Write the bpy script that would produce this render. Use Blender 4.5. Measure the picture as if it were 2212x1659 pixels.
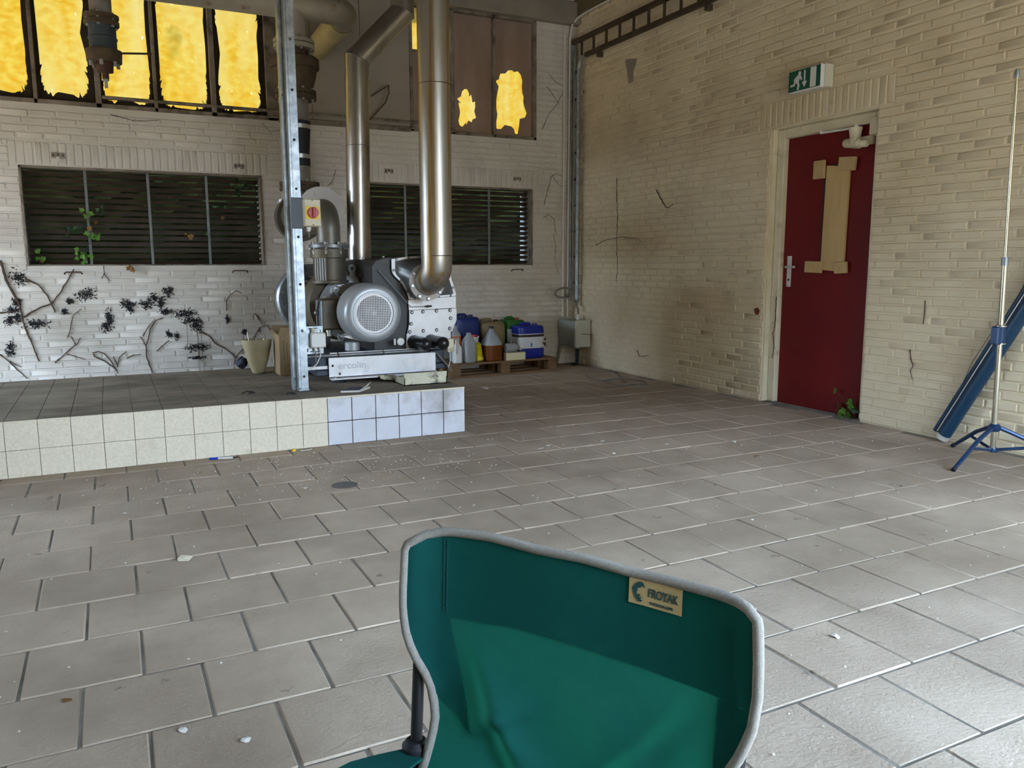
import bpy, math, random
from mathutils import Vector, Matrix
for o in list(bpy.data.objects): bpy.data.objects.remove(o)
scene = bpy.context.scene
COL = scene.collection
random.seed(7)
pi = math.pi

# ------------------------------------------------------------------ camera
CAM_H, YAW, PITCH, ROLL, FPX = 1.11, math.radians(26.55), math.radians(8.5), math.radians(-.18), 1725.0
fw = Vector((math.sin(YAW)*math.cos(PITCH), math.cos(YAW)*math.cos(PITCH), -math.sin(PITCH)))
rt0 = Vector((math.cos(YAW), -math.sin(YAW), 0)); up0 = rt0.cross(fw)
rt = rt0*math.cos(ROLL)+up0*math.sin(ROLL); up = -rt0*math.sin(ROLL)+up0*math.cos(ROLL)
cam = bpy.data.cameras.new('camera'); cam_o = bpy.data.objects.new('camera', cam); COL.objects.link(cam_o)
cam.sensor_width = 36; cam.lens = FPX/2212*36; cam.clip_start = .05; cam.clip_end = 300
mw = Matrix((rt, up, -fw)).transposed().to_4x4(); mw.translation = (0, 0, CAM_H)
cam_o.matrix_world = mw; scene.camera = cam_o
# ------------------------------------------------------------------ world, sun, exposure
w = bpy.data.worlds.new('sky'); scene.world = w; w.use_nodes = True
nt = w.node_tree; nt.nodes.clear()
bg = nt.nodes.new('ShaderNodeBackground'); ow = nt.nodes.new('ShaderNodeOutputWorld')
tc = nt.nodes.new('ShaderNodeTexCoord'); sx = nt.nodes.new('ShaderNodeSeparateXYZ'); cr = nt.nodes.new('ShaderNodeValToRGB')
cr.color_ramp.elements[0].position = 0.0; cr.color_ramp.elements[0].color = (.64, .80, 1, 1)
cr.color_ramp.elements[1].position = .6; cr.color_ramp.elements[1].color = (.44, .66, 1, 1)
nt.links.new(tc.outputs['Generated'], sx.inputs[0]); nt.links.new(sx.outputs['Z'], cr.inputs[0])
nt.links.new(cr.outputs[0], bg.inputs[0]); nt.links.new(bg.outputs[0], ow.inputs[0])
bg.inputs[1].default_value = 12.0
sun = bpy.data.lights.new('sun_offscreen', 'SUN'); sun.energy = 24; sun.color = (1, .88, .70); sun.angle = math.radians(.6)
sun_o = bpy.data.objects.new('sun_offscreen', sun); COL.objects.link(sun_o)
sun_o.rotation_euler = Vector((-.22, .80, .56)).to_track_quat('Z', 'Y').to_euler()
sun_o.location = (2, 20, 15)
vs = scene.view_settings
vs.view_transform = 'Standard'; vs.look = 'None'; vs.gamma = 1; vs.use_curve_mapping = False; vs.exposure = 1.26

# ------------------------------------------------------------------ helpers
def C(r, g, b):
    f = lambda v: (v/255/12.92) if v/255 <= .04045 else ((v/255+.055)/1.055)**2.4
    return (f(r), f(g), f(b), 1)
MATS = {}
def mat(name, c1, c2=None, scale=6, rough=.7, metal=0, bump=0, bscale=80, c3=None, s3=2, t3=.6, w3=.1, obj=False,
        stretch=None, rand=0, trans=0, tcol=None, spec=.5, bdist=.004, c4=None, s4=20, t4=.62):
    m = bpy.data.materials.new(name); m.use_nodes = True; t = m.node_tree; N = t.nodes; L = t.links
    b = N['Principled BSDF']; b.inputs['Roughness'].default_value = rough; b.inputs['Metallic'].default_value = metal
    b.inputs['Specular IOR Level'].default_value = spec
    if obj:
        vec = N.new('ShaderNodeTexCoord').outputs['Object']
    else:
        vec = N.new('ShaderNodeNewGeometry').outputs['Position']
    if stretch:
        mp = N.new('ShaderNodeMapping'); mp.inputs['Scale'].default_value = stretch; L.new(vec, mp.inputs[0]); vec = mp.outputs[0]
    def noise(s, d=5):
        n = N.new('ShaderNodeTexNoise'); n.inputs['Scale'].default_value = s; n.inputs['Detail'].default_value = d
        n.inputs['Roughness'].default_value = .6; L.new(vec, n.inputs['Vector']); return n.outputs['Fac']
    def ramp(f, a, z):
        r = N.new('ShaderNodeMapRange'); r.inputs[1].default_value = a; r.inputs[2].default_value = z; L.new(f, r.inputs[0]); return r.outputs[0]
    def mix(f, a, bb):
        x = N.new('ShaderNodeMix'); x.data_type = 'RGBA'; L.new(f, x.inputs[0])
        for i, v in ((6, a), (7, bb)):
            if isinstance(v, tuple): x.inputs[i].default_value = v
            else: L.new(v, x.inputs[i])
        return x.outputs[2]
    col = c1
    if c2: col = mix(ramp(noise(scale), .3, .7), c1, c2)
    if c3: col = mix(ramp(noise(s3, 8), t3-w3, t3+w3), col, c3)
    if c4: col = mix(ramp(noise(s4, 6), t4, t4+.05), col, c4)
    if rand:
        oi = N.new('ShaderNodeObjectInfo'); hs = N.new('ShaderNodeHueSaturation')
        if isinstance(col, tuple): hs.inputs['Color'].default_value = col
        else: L.new(col, hs.inputs['Color'])
        r = N.new('ShaderNodeMapRange'); r.inputs[3].default_value = 1-rand; r.inputs[4].default_value = 1+rand
        L.new(oi.outputs['Random'], r.inputs[0]); L.new(r.outputs[0], hs.inputs['Value']); col = hs.outputs[0]
    if isinstance(col, tuple): b.inputs['Base Color'].default_value = col
    else: L.new(col, b.inputs['Base Color'])
    if bump:
        bp = N.new('ShaderNodeBump'); bp.inputs['Strength'].default_value = bump; bp.inputs['Distance'].default_value = bdist
        L.new(noise(bscale, 7), bp.inputs['Height']); L.new(bp.outputs[0], b.inputs['Normal'])
    if trans:
        tr = N.new('ShaderNodeBsdfTranslucent'); mx = N.new('ShaderNodeMixShader'); mx.inputs[0].default_value = trans
        if tcol: tr.inputs[0].default_value = tcol
        elif isinstance(col, tuple): tr.inputs[0].default_value = col
        else: L.new(col, tr.inputs[0])
        L.new(b.outputs[0], mx.inputs[1]); L.new(tr.outputs[0], mx.inputs[2]); L.new(mx.outputs[0], N['Material Output'].inputs[0])
    m.diffuse_color = c1; MATS[name] = m; return m

OFF = {}
class MB:
    def __init__(s): s.v = []; s.f = []
    def add(s, vs, fs):
        n = len(s.v); s.v += [Vector(p) for p in vs]; s.f += [tuple(i+n for i in f) for f in fs]; return s
    def box(s, lo, hi, ch=0):
        x0, y0, z0 = lo; x1, y1, z1 = hi
        if ch <= 0:
            return s.add([(x0,y0,z0),(x1,y0,z0),(x1,y1,z0),(x0,y1,z0),(x0,y0,z1),(x1,y0,z1),(x1,y1,z1),(x0,y1,z1)],
                  [(0,3,2,1),(4,5,6,7),(0,1,5,4),(1,2,6,5),(2,3,7,6),(3,0,4,7)])
        ch = min(ch, (x1-x0)/2.01, (y1-y0)/2.01, (z1-z0)/2.01)
        V = []; idx = {}
        for ix in (0,1):
            for iy in (0,1):
                for iz in (0,1):
                    for a in range(3):
                        p = [(x0,x1)[ix],(y0,y1)[iy],(z0,z1)[iz]]
                        sg = [1-2*ix,1-2*iy,1-2*iz]
                        for k in range(3):
                            if k != a: p[k] += sg[k]*ch
                        idx[ix,iy,iz,a] = len(V); V.append(p)
        F = []
        for a in range(3):
            b_, c_ = (a+1)%3, (a+2)%3
            for sgn in (0,1):
                q = []
                for (i,j) in ((0,0),(1,0),(1,1),(0,1)):
                    t = [0,0,0]; t[a] = sgn; t[b_] = i; t[c_] = j; q.append(idx[t[0],t[1],t[2],a])
                F.append(tuple(q if sgn else q[::-1]))
            for i in (0,1):
                for j in (0,1):
                    e = []
                    for k in (0,1):
                        t = [0,0,0]; t[a] = k; t[b_] = i; t[c_] = j
                        e.append((idx[t[0],t[1],t[2],b_], idx[t[0],t[1],t[2],c_]))
                    q = (e[0][0], e[0][1], e[1][1], e[1][0])
                    F.append(q if (i+j)%2 else q[::-1])
        for ix in (0,1):
            for iy in (0,1):
                for iz in (0,1):
                    q = tuple(idx[ix,iy,iz,a] for a in range(3)); F.append(q if (ix+iy+iz)%2 else q[::-1])
        return s.add(V, F)
    def ring(s, rings, closed_u=True, cap0=True, cap1=True):
        n = len(rings[0]); V = [p for r in rings for p in r]; F = []
        for i in range(len(rings)-1):
            for j in range(n if closed_u else n-1):
                k = (j+1) % n; F.append((i*n+j, i*n+k, (i+1)*n+k, (i+1)*n+j))
        if cap0: F.append(tuple(range(n))[::-1])
        if cap1: F.append(tuple((len(rings)-1)*n+j for j in range(n)))
        return s.add(V, F)
    def tube(s, pts, r, n=10, closed=False, sq=1.0):
        P = [Vector(p) for p in pts]; m = len(P); R = r if isinstance(r, (list, tuple)) else [r]*m
        T = []
        for i in range(m):
            a = P[(i-1) % m] if (closed or i) else P[0]; b = P[(i+1) % m] if (closed or i < m-1) else P[-1]
            d = (b-a); T.append(d.normalized() if d.length > 1e-9 else Vector((0,0,1)))
        ref = Vector((0,0,1)) if abs(T[0].z) < .9 else Vector((1,0,0))
        nrm = (ref-T[0]*ref.dot(T[0])).normalized(); rings = []
        for i in range(m):
            nrm = (nrm-T[i]*nrm.dot(T[i])).normalized(); bi = T[i].cross(nrm)
            rings.append([P[i]+(nrm*math.cos(2*pi*k/n)*sq+bi*math.sin(2*pi*k/n))*R[i] for k in range(n)])
        if closed: return s.ring(rings+[rings[0]], cap0=False, cap1=False)
        return s.ring(rings)
    def cyl(s, a, b, r, n=20): return s.tube([a, b], r, n)
    def lathe(s, prof, o=(0,0,0), ax=(0,0,1), n=32):
        ax = Vector(ax).normalized(); o = Vector(o)
        u = (Vector((1,0,0)) if abs(ax.x) < .9 else Vector((0,1,0))); u = (u-ax*u.dot(ax)).normalized(); v = ax.cross(u)
        rings = [[o+ax*h+(u*math.cos(2*pi*k/n)+v*math.sin(2*pi*k/n))*max(r, 1e-4) for k in range(n)] for r, h in prof]
        return s.ring(rings)
    def prism(s, poly, f0, f1):
        n = len(poly); A = [f0(*p) for p in poly]; B = [f1(*p) for p in poly]
        return s.add(A+B, [tuple(range(n))[::-1], tuple(range(n, 2*n))]+[(i, (i+1)%n, n+(i+1)%n, n+i) for i in range(n)])
    def loft(s, secs, ex=3.5, n=28, rot=0, at=(0,0,0)):
        ca, sa = math.cos(rot), math.sin(rot); rings = []
        for z, hx, hy, *c in secs:
            cx, cy = c if c else (0, 0); r = []
            for k in range(n):
                t = 2*pi*(k+.5)/n; c_, s_ = math.cos(t), math.sin(t)
                x = cx+math.copysign(abs(c_)**(2/ex), c_)*hx; y = cy+math.copysign(abs(s_)**(2/ex), s_)*hy
                r.append((at[0]+x*ca-y*sa, at[1]+x*sa+y*ca, at[2]+z))
            rings.append(r)
        return s.ring(rings)
    def sph(s, c, r, n=12):
        return s.lathe([(r*math.sin(pi*i/n), -r*math.cos(pi*i/n)) for i in range(n+1)], c, n=n*2)
    def torus(s, c, ax, R, r, n=20, m=8, a0=0, a1=2*pi):
        ax = Vector(ax).normalized(); u = (Vector((1,0,0)) if abs(ax.x) < .9 else Vector((0,1,0))); u = (u-ax*u.dot(ax)).normalized(); v = ax.cross(u)
        full = abs(a1-a0-2*pi) < 1e-6
        pts = [Vector(c)+(u*math.cos(a0+(a1-a0)*k/n)+v*math.sin(a0+(a1-a0)*k/n))*R for k in range(n if full else n+1)]
        return s.tube(pts, r, m, closed=full)
    def mesh(s, name, off=(0,0,0), smooth=35, flip=False):
        me = bpy.data.meshes.new(name); off = Vector(off)
        me.from_pydata([tuple(p-off) for p in s.v], [], s.f)
        import bmesh
        bm = bmesh.new(); bm.from_mesh(me); bmesh.ops.recalc_face_normals(bm, faces=bm.faces); bm.to_mesh(me); bm.free()
        if smooth:
            for p in me.polygons: p.use_smooth = True
            me.set_sharp_from_angle(angle=math.radians(smooth))
        return me
    def build(s, name, m, parent=None, smooth=35, label=None, kind=None):
        off = OFF.get(parent.name, Vector((0,0,0))) if parent else Vector((0,0,0))
        me = s.mesh(name, off, smooth); me.materials.append(MATS[m] if isinstance(m, str) else m)
        o = bpy.data.objects.new(name, me); COL.objects.link(o)
        if parent: o.parent = parent; OFF[o.name] = off
        if label: o['label'] = label
        if kind: o['kind'] = kind
        return o
    def thing(s, name, m, label, cat, group=None, smooth=35, org=None):
        if org is None:
            xs = [p.x for p in s.v]; ys = [p.y for p in s.v]; zs = [p.z for p in s.v]
            org = ((min(xs)+max(xs))/2, (min(ys)+max(ys))/2, min(zs))
        me = s.mesh(name, org, smooth); me.materials.append(MATS[m] if isinstance(m, str) else m)
        o = bpy.data.objects.new(name, me); COL.objects.link(o); o.location = org; OFF[o.name] = Vector(org)
        tag(o, label, cat, group); return o
def tag(o, label, cat, group=None):
    o['label'] = label; o['category'] = cat
    if group: o['group'] = group
def thing(name, label, cat, loc, group=None):
    o = bpy.data.objects.new(name, None); COL.objects.link(o); o.location = loc; o.empty_display_size = .05
    OFF[o.name] = Vector(loc); tag(o, label, cat, group); return o
def struct(mb, name, m, smooth=35, label=None):
    o = mb.build(name, m, None, smooth); o['kind'] = 'structure'; OFF[o.name] = Vector((0,0,0))
    if label: o['label'] = label
    return o
def inst(me, name, parent, loc, rot=(0,0,0), sc=(1,1,1)):
    o = bpy.data.objects.new(name, me); COL.objects.link(o); o.parent = parent
    o.location = Vector(loc)-OFF.get(parent.name, Vector((0,0,0))); o.rotation_euler = rot; o.scale = sc; return o
def projpx(p):
    d = Vector(p)-Vector((0,0,CAM_H)); z = d.dot(fw)
    if z < .05: return None
    return (1106+FPX*d.dot(rt)/z, 829.5-FPX*d.dot(up)/z, z)
def inframe(p, m=40):
    q = projpx(p); return q and -m < q[0] < 2212+m and -m < q[1] < 1659+m
def arc(c, a, b, R, n=8):
    """points from c+a*R turning to c+b*R"""
    c, a, b = Vector(c), Vector(a), Vector(b)
    return [c+(a*math.cos(pi/2*i/n)+b*math.sin(pi/2*i/n))*R for i in range(n+1)]
def text_mesh(txt, size, extr=.0005):
    cu = bpy.data.curves.new('t', 'FONT'); cu.body = txt; cu.size = size; cu.extrude = extr; cu.align_x = 'CENTER'; cu.align_y = 'CENTER'; cu.offset = size*.018
    ob = bpy.data.objects.new('t', cu); COL.objects.link(ob); bpy.context.view_layer.update()
    me = bpy.data.meshes.new_from_object(ob.evaluated_get(bpy.context.evaluated_depsgraph_get())); bpy.data.objects.remove(ob); return me
def put_text(txt, size, parent, name, m, origin, ux, uz, sx_=1, extr=.0005):
    me = text_mesh(txt, size, extr); ux = Vector(ux).normalized(); uz = Vector(uz); uz = (uz-ux*uz.dot(ux)).normalized(); nn = ux.cross(uz)
    M4 = Matrix((ux*sx_, uz, nn)).transposed().to_4x4(); M4.translation = Vector(origin)-OFF.get(parent.name, Vector((0,0,0)))
    me.transform(M4); me.name = name; me.materials.clear(); me.materials.append(MATS[m])
    o = bpy.data.objects.new(name, me); COL.objects.link(o); o.parent = parent; return o

def drilled(lo, hi, holes):
    """flat plate facing -y with real openings (x, z, half width, half height); round when both halves match"""
    from mathutils.geometry import tessellate_polygon
    x0, y0, z0 = lo; x1, y1, z1 = hi; loops = [[(x0,z0),(x1,z0),(x1,z1),(x0,z1)]]
    for (x, z, a, b_) in holes:
        if abs(a-b_) < 1e-6: loops.append([(x+a*math.cos(-2*pi*k/14), z+a*math.sin(-2*pi*k/14)) for k in range(14)])
        else: loops.append([(x-a,z-b_),(x-a,z+b_),(x+a,z+b_),(x+a,z-b_)])
    flat = [p for l in loops for p in l]; n = len(flat)
    tri = tessellate_polygon([[Vector((p[0], p[1], 0)) for p in l] for l in loops])
    F = [tuple(t_) for t_ in tri]+[tuple(i+n for i in t_[::-1]) for t_ in tri]; k0 = 0
    for l in loops:
        m_ = len(l); F += [(k0+i, k0+(i+1)%m_, n+k0+(i+1)%m_, n+k0+i) for i in range(m_)]; k0 += m_
    m = MB(); m.add([(p[0], y0, p[1]) for p in flat]+[(p[0], y1, p[1]) for p in flat], F); return m

# ------------------------------------------------------------------ materials
mat('paint_wall', C(222,206,174), C(211,194,161), 1.6, rough=.75, bump=.35, bscale=55, c3=C(196,178,146), s3=1.1, t3=.64, w3=.12, c4=C(128,116,98), s4=26, t4=.76)
mat('paint_back', C(211,204,192), C(198,190,177), 1.6, rough=.75, bump=.35, bscale=55, c3=C(176,168,154), s3=1.3, t3=.62, w3=.12, c4=C(100,92,82), s4=18, t4=.74)
mat('mortar', C(190,183,168), C(174,166,150), 3, rough=.9, bump=.4, bscale=90)
mat('paver', C(190,170,147), C(168,149,127), 2.2, rough=.82, bump=.9, bscale=75, c3=C(138,119,98), s3=.8, t3=.58, w3=.16, rand=.05, c4=C(112,97,80), s4=7, t4=.67, spec=.35)
mat('joint', C(150,141,127), C(92,84,72), 5, rough=.95, bump=.6, bscale=50)
mat('concrete_dark', C(110,104,96), C(90,85,78), 2, rough=.9)
mat('tile_yellow', C(230,217,194), C(214,199,170), 70, rough=.45, c3=C(196,180,150), s3=5, t3=.68, w3=.08, c4=C(110,92,70), s4=7, t4=.76)
mat('tile_white', C(214,212,216), C(200,198,200), 6, rough=.35, c3=C(160,155,150), s3=4, t3=.62, w3=.1)
mat('tile_top', C(140,128,110), C(114,102,86), 5, rough=.7, spec=.3, c3=C(88,78,65), s3=2.2, t3=.55, w3=.12, stretch=(1,1.8,1), bump=.2)
mat('grout', C(92,84,74), rough=.9)
mat('grout_dark', C(44,38,34), rough=.9)
mat('ceiling', C(96,84,66), C(78,68,54), 3, rough=.85)
mat('beam', C(146,136,120), C(126,116,102), 4, rough=.7)
mat('fascia', C(112,98,70), C(96,84,60), 4, rough=.7)
mat('frame', C(140,128,112), C(110,98,82), 9, rough=.7, c3=C(52,42,32), s3=6, t3=.6)
mat('board', C(150,138,124), C(136,125,112), 2, rough=.7, c3=C(110,100,90), s3=1.6, t3=.66)
mat('film', C(168,148,132), C(142,120,104), 5, rough=.5, trans=.18, tcol=C(190,150,112), stretch=(1,1,.3))
mat('film_dark', C(52,40,28), C(34,26,20), 8, rough=.8, trans=.06, tcol=C(160,90,30))
mat('slat', C(88,74,58), C(62,51,40), 8, rough=.55, metal=.3)
mat('slat_bar', C(120,122,118), C(90,90,86), 8, rough=.5, metal=.3)
mat('hedge', C(58,66,36), C(40,48,25), 9, rough=1, spec=.1)
mat('galv', C(164,171,174), C(128,135,138), 26, rough=.42, metal=.75, c3=C(186,192,194), s3=14, t3=.6)
mat('steel', C(192,188,182), C(170,166,158), 5, rough=.30, metal=.95, c3=C(128,112,88), s3=3, t3=.64, stretch=(1,1,.35))
mat('steel_reflect_streak', C(196,192,184), C(174,170,160), 5, rough=.36, metal=.85, c3=C(176,136,60), s3=3.2, t3=.56, w3=.06, stretch=(4.5,4.5,.10))  # yellow window reflections painted into the steel as vertical streaks
mat('alu', C(214,211,208), C(196,192,188), 6, rough=.45, metal=.35, c3=C(170,165,160), s3=5, t3=.62)
mat('alu_dark', C(128,130,130), C(104,106,106), 6, rough=.4, metal=.5)
mat('motor_grey', C(168,170,170), C(150,151,150), 4, rough=.38, metal=.35)
mat('cast', C(104,102,94), C(82,78,70), 8, rough=.5, metal=.4, c3=C(92,78,56), s3=3, t3=.5)
mat('cast_brown', C(104,94,74), C(82,74,58), 6, rough=.6, metal=.2)
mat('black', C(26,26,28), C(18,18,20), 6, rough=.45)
mat('black_body', C(46,44,42), C(32,31,30), 4, rough=.5, c3=C(78,72,60), s3=2, t3=.6)
mat('black_gloss', C(34,33,36), rough=.28)
mat('navy', C(32,44,60), C(24,34,46), 4, rough=.5)
mat('rubber', C(24,24,28), rough=.7)
mat('rust', C(86,68,46), C(58,45,32), 9, rough=.8, c3=C(106,88,56), s3=5, t3=.62)
mat('pipe_white', C(160,148,130), C(142,130,112), 5, rough=.6, c3=C(104,70,38), s3=4, t3=.70, w3=.04)
mat('pipe_window_lit', C(176,160,112), C(150,134,92), 5, rough=.5)  # same pipe paint, with the windows' yellow light put into the colour
mat('pipe_grey', C(136,130,120), C(112,104,94), 8, rough=.6, c3=C(90,64,42), s3=7, t3=.62)
mat('valve_blue', C(62,72,76), C(48,56,60), 5, rough=.6)
mat('rust_bar', C(84,52,36), C(66,42,32), 9, rough=.8)
mat('plate_white', C(186,178,170), C(172,163,155), 6, rough=.6, c3=C(100,92,84), s3=9, t3=.70, w3=.04)
mat('duct_grey', C(118,114,100), C(98,94,82), 5, rough=.42, metal=.4)
mat('white_plastic', C(222,220,212), C(212,209,200), 5, rough=.5)
mat('cream_plastic', C(222,212,184), C(206,194,162), 6, rough=.55, c3=C(120,104,76), s3=9, t3=.68)
mat('tray_cream', C(214,208,180), C(196,188,158), 12, rough=.6, c3=C(76,66,48), s3=13, t3=.58, w3=.08)
mat('yellow_plate', C(236,196,30), rough=.5)
mat('red_knob', C(170,34,28), rough=.4)
mat('grey_tape', C(92,98,104), C(82,88,94), 5, rough=.6)
mat('box_grey', C(150,152,140), C(136,138,128), 4, rough=.6)
mat('box_light', C(196,196,184), C(184,184,172), 4, rough=.6)
mat('door_red', C(112,8,9), C(98,6,8), 3, rough=.55, spec=.3, c3=C(120,40,36), s3=2.5, t3=.68, w3=.1, bump=.08, bscale=140)
mat('door_frame', C(224,212,184), C(206,194,162), 5, rough=.6, c3=C(140,120,92), s3=7, t3=.70)
mat('plywood', C(206,176,124), C(190,158,104), 5, rough=.7, stretch=(3,3,.5), c3=C(150,112,66), s3=6, t3=.72, w3=.03)
mat('wood_block', C(196,168,120), C(180,150,104), 9, rough=.8)
mat('pallet_wood', C(128,98,66), C(100,76,50), 8, rough=.85, stretch=(.4,3,3))
mat('sign_green', C(8,84,66), rough=.4)
mat('sign_white', C(226,226,220), rough=.4)
mat('sign_case', C(214,208,190), C(200,193,172), 7, rough=.5)
mat('blue_can', C(24,44,150), C(20,38,134), 4, rough=.4, trans=.1)
mat('blue_can_dark', C(22,46,118), C(18,38,100), 4, rough=.45, trans=.1)
mat('tan_can', C(150,132,92), C(134,117,80), 4, rough=.5, trans=.15)
mat('green_can', C(34,112,40), C(28,98,34), 4, rough=.45, trans=.1)
mat('clear_plastic', C(196,198,200), C(184,186,188), 6, rough=.3, trans=.45)
mat('amber', C(150,84,30), C(132,72,26), 3, rough=.25, trans=.45)
mat('yellow_plastic', C(206,190,30), C(190,172,24), 5, rough=.45)
mat('orange_label', C(206,98,34), rough=.5)
mat('label_white', C(206,206,208), rough=.45)
mat('label_dark', C(48,26,32), rough=.5)
mat('label_blue', C(30,120,190), rough=.5)
mat('card', C(142,118,82), C(126,103,70), 6, rough=.85)
mat('card_dark', C(112,90,60), rough=.9)
mat('jug_cream', C(176,161,124), C(152,138,102), 7, rough=.6, trans=.15)
mat('cream_box', C(214,204,160), rough=.7)
mat('tripod_blue', C(30,60,98), C(24,50,84), 9, rough=.3, metal=.25)
mat('tube_blue', C(14,58,84), C(11,49,74), 4, rough=.4)
mat('chrome_pole', C(216,212,194), C(200,196,178), 8, rough=.22, metal=.9)
mat('fabric', C(27,100,92), C(23,93,87), 40, rough=.85, bump=.15, bscale=900, trans=.40, tcol=C(32,126,102), bdist=.001, spec=.2)
mat('binding', C(158,150,136), C(138,130,117), 260, rough=.9, bump=.4, bscale=700, bdist=.002)
mat('label_kraft', C(196,170,116), C(184,158,106), 300, rough=.85)
mat('ink_teal', C(28,72,70), rough=.8)
mat('stem', C(86,66,50), C(62,46,36), 30, rough=.9)
mat('stem_grey', C(120,106,90), C(92,80,66), 30, rough=.9)
mat('soot', C(30,28,30), C(16,15,18), 40, rough=1)
mat('leaf_green', C(110,156,56), C(82,128,40), 30, rough=.5, trans=.35, rand=.15)
mat('leaf_dark', C(44,76,26), C(32,58,20), 30, rough=.5, trans=.3, rand=.2)
mat('leaf_brown', C(150,110,50), C(120,84,36), 30, rough=.7, trans=.25)
mat('paper_scrap', C(214,208,196), C(200,192,178), 40, rough=.8)
mat('debris_dark', C(40,38,38), rough=.8)
mat('pen_blue', C(20,50,170), rough=.35)
mat('rock_blue', C(58,64,80), C(42,46,60), 40, rough=.8)
mat('cable_grey', C(120,114,104), rough=.6)
mat('wire_white', C(206,200,186), rough=.5)
mat('brick_red', C(120,62,44), C(100,50,38), 40, rough=.9)
mat('ground_out', C(150,134,114), C(128,114,96), .8, rough=.95)
mat('screen_foliage', C(92,82,56), C(66,60,40), .6, rough=.95)  # foliage of the light-shaping screens added outside
mat('emboss', C(176,173,172), rough=.5, metal=.3)
mat('bolt', C(176,176,172), rough=.35, metal=.7)
mat('stitch', C(14,70,72), rough=.9)
# amber window film that the sun shines through, with a few pin holes
def yellow_sheet():
    m = bpy.data.materials.new('yellow_sheet'); m.use_nodes = True; N = m.node_tree.nodes; L = m.node_tree.links; N.remove(N['Principled BSDF'])
    g = N.new('ShaderNodeNewGeometry'); out = N['Material Output']
    def noise(s, st=(1,1,1), d=4):
        mp = N.new('ShaderNodeMapping'); mp.inputs['Scale'].default_value = st; L.new(g.outputs['Position'], mp.inputs[0])
        n = N.new('ShaderNodeTexNoise'); n.inputs['Scale'].default_value = s; n.inputs['Detail'].default_value = d; L.new(mp.outputs[0], n.inputs['Vector']); return n.outputs['Fac']
    def rng(f, a, b):
        r = N.new('ShaderNodeMapRange'); r.inputs[1].default_value = a; r.inputs[2].default_value = b; L.new(f, r.inputs[0]); return r.outputs[0]
    def mix(f, a, b):
        x = N.new('ShaderNodeMix'); x.data_type = 'RGBA'; L.new(f, x.inputs[0])
        for i, v in ((6, a), (7, b)):
            if isinstance(v, tuple): x.inputs[i].default_value = v
            else: L.new(v, x.inputs[i])
        return x.outputs[2]
    c = mix(rng(noise(9, (1.6,1,2.2)), .35, .65), C(255,242,160), C(250,220,112))
    c = mix(rng(noise(2.0, (2.2,1,.35)), .45, .7), c, C(255,248,200))
    c = mix(rng(noise(2.6, (1,1,1)), .66, .80), c, C(206,200,120))
    tr = N.new('ShaderNodeBsdfTranslucent'); L.new(c, tr.inputs[0]); tp = N.new('ShaderNodeBsdfTranslucent'); tp.inputs[0].default_value = (.34,.34,.34,1)
    df = N.new('ShaderNodeBsdfDiffuse'); df.inputs[0].default_value = C(120,96,52)
    m1 = N.new('ShaderNodeMixShader'); m1.inputs[0].default_value = .19; L.new(df.outputs[0], m1.inputs[1]); L.new(tr.outputs[0], m1.inputs[2])
    m2 = N.new('ShaderNodeMixShader'); L.new(rng(noise(26, (1.4,1,.5), 3), .70, .73), m2.inputs[0]); L.new(m1.outputs[0], m2.inputs[1]); L.new(tp.outputs[0], m2.inputs[2])
    L.new(m2.outputs[0], out.inputs[0]); m.diffuse_color = C(240,200,60); MATS['yellow_sheet'] = m
yellow_sheet()

# ================================================================== SETTING
X, Y, ZC = 4.70, 7.82, 3.95          # right wall face, back wall face, ceiling
XL, YF = -3.4, -1.1
# ---- floor: bed + pavers
b = MB(); b.box((XL-.3, YF-.3, -.2), (X+.4, Y+.4, -.004)); floor = struct(b, 'floor', 'joint')
def paver_mesh(k, lx, ly):
    rnd = random.Random(k); m = MB(); h = .05; ch = .006
    m.box((-lx/2, -ly/2, -h), (lx/2, ly/2, 0), ch)
    m.v = [Vector((p.x+rnd.uniform(-.0012,.0012), p.y+rnd.uniform(-.0012,.0012), p.z)) for p in m.v]
    return m
PV = [paver_mesh(k, .2955, .3015) for k in range(5)]
PVM = []
for m in PV:
    me = m.mesh('paver'); me.materials.append(MATS['paver']); PVM.append(me)
cand = []
PX, PY = .298, .3035
for k in range(-8, 22):
    yc = 1.38+PY*k+PY/2
    if yc < YF+.1 or yc > Y-.05: continue
    x0 = 1.65 if k % 2 == 0 else 1.501
    for n in range(-18, 12):
        xc = x0+PX*n+PX/2
        if xc < XL+.15 or xc > X-.02: continue
        if 4.95 < yc < 6.45 and xc < 1.95: continue      # under the plinth
        cand.append((xc, yc))
vis = [p for p in cand if inframe((p[0], p[1], 0), 60)]
vis.sort(key=lambda p: projpx((p[0], p[1], 0))[2])
near = set(vis[:300]); rest = MB(); rr = random.Random(3)
for (xc, yc) in cand:
    zj = rr.uniform(-.0018, .0012); az = rr.uniform(-.006, .006); tx, ty = rr.uniform(-.004,.004), rr.uniform(-.004,.004)
    sx_ = 1.0
    if xc+PX/2 > X: sx_ = max(.1, (X-(xc-PX/2))/PX); xc2 = xc-PX/2+PX*sx_/2
    else: xc2 = xc
    if (xc, yc) in near:
        inst(PVM[rr.randrange(5)], 'paver', floor, (xc2, yc, zj), (tx, ty, az), (sx_, 1, 1))
    else:
        m = PV[rr.randrange(5)]; Rm = Matrix.Rotation(az, 3, 'Z')
        rest.add([Rm @ Vector((p.x*sx_, p.y, p.z))+Vector((xc2, yc, zj)) for p in m.v], m.f)
o = rest.build('far_pavers', 'paver', floor); o['kind'] = 'stuff'
# ---- outside ground
b = MB(); b.box((-60, -60, -.5), (60, 60, -.21)); struct(b, 'ground_outside', 'ground_out')
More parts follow.
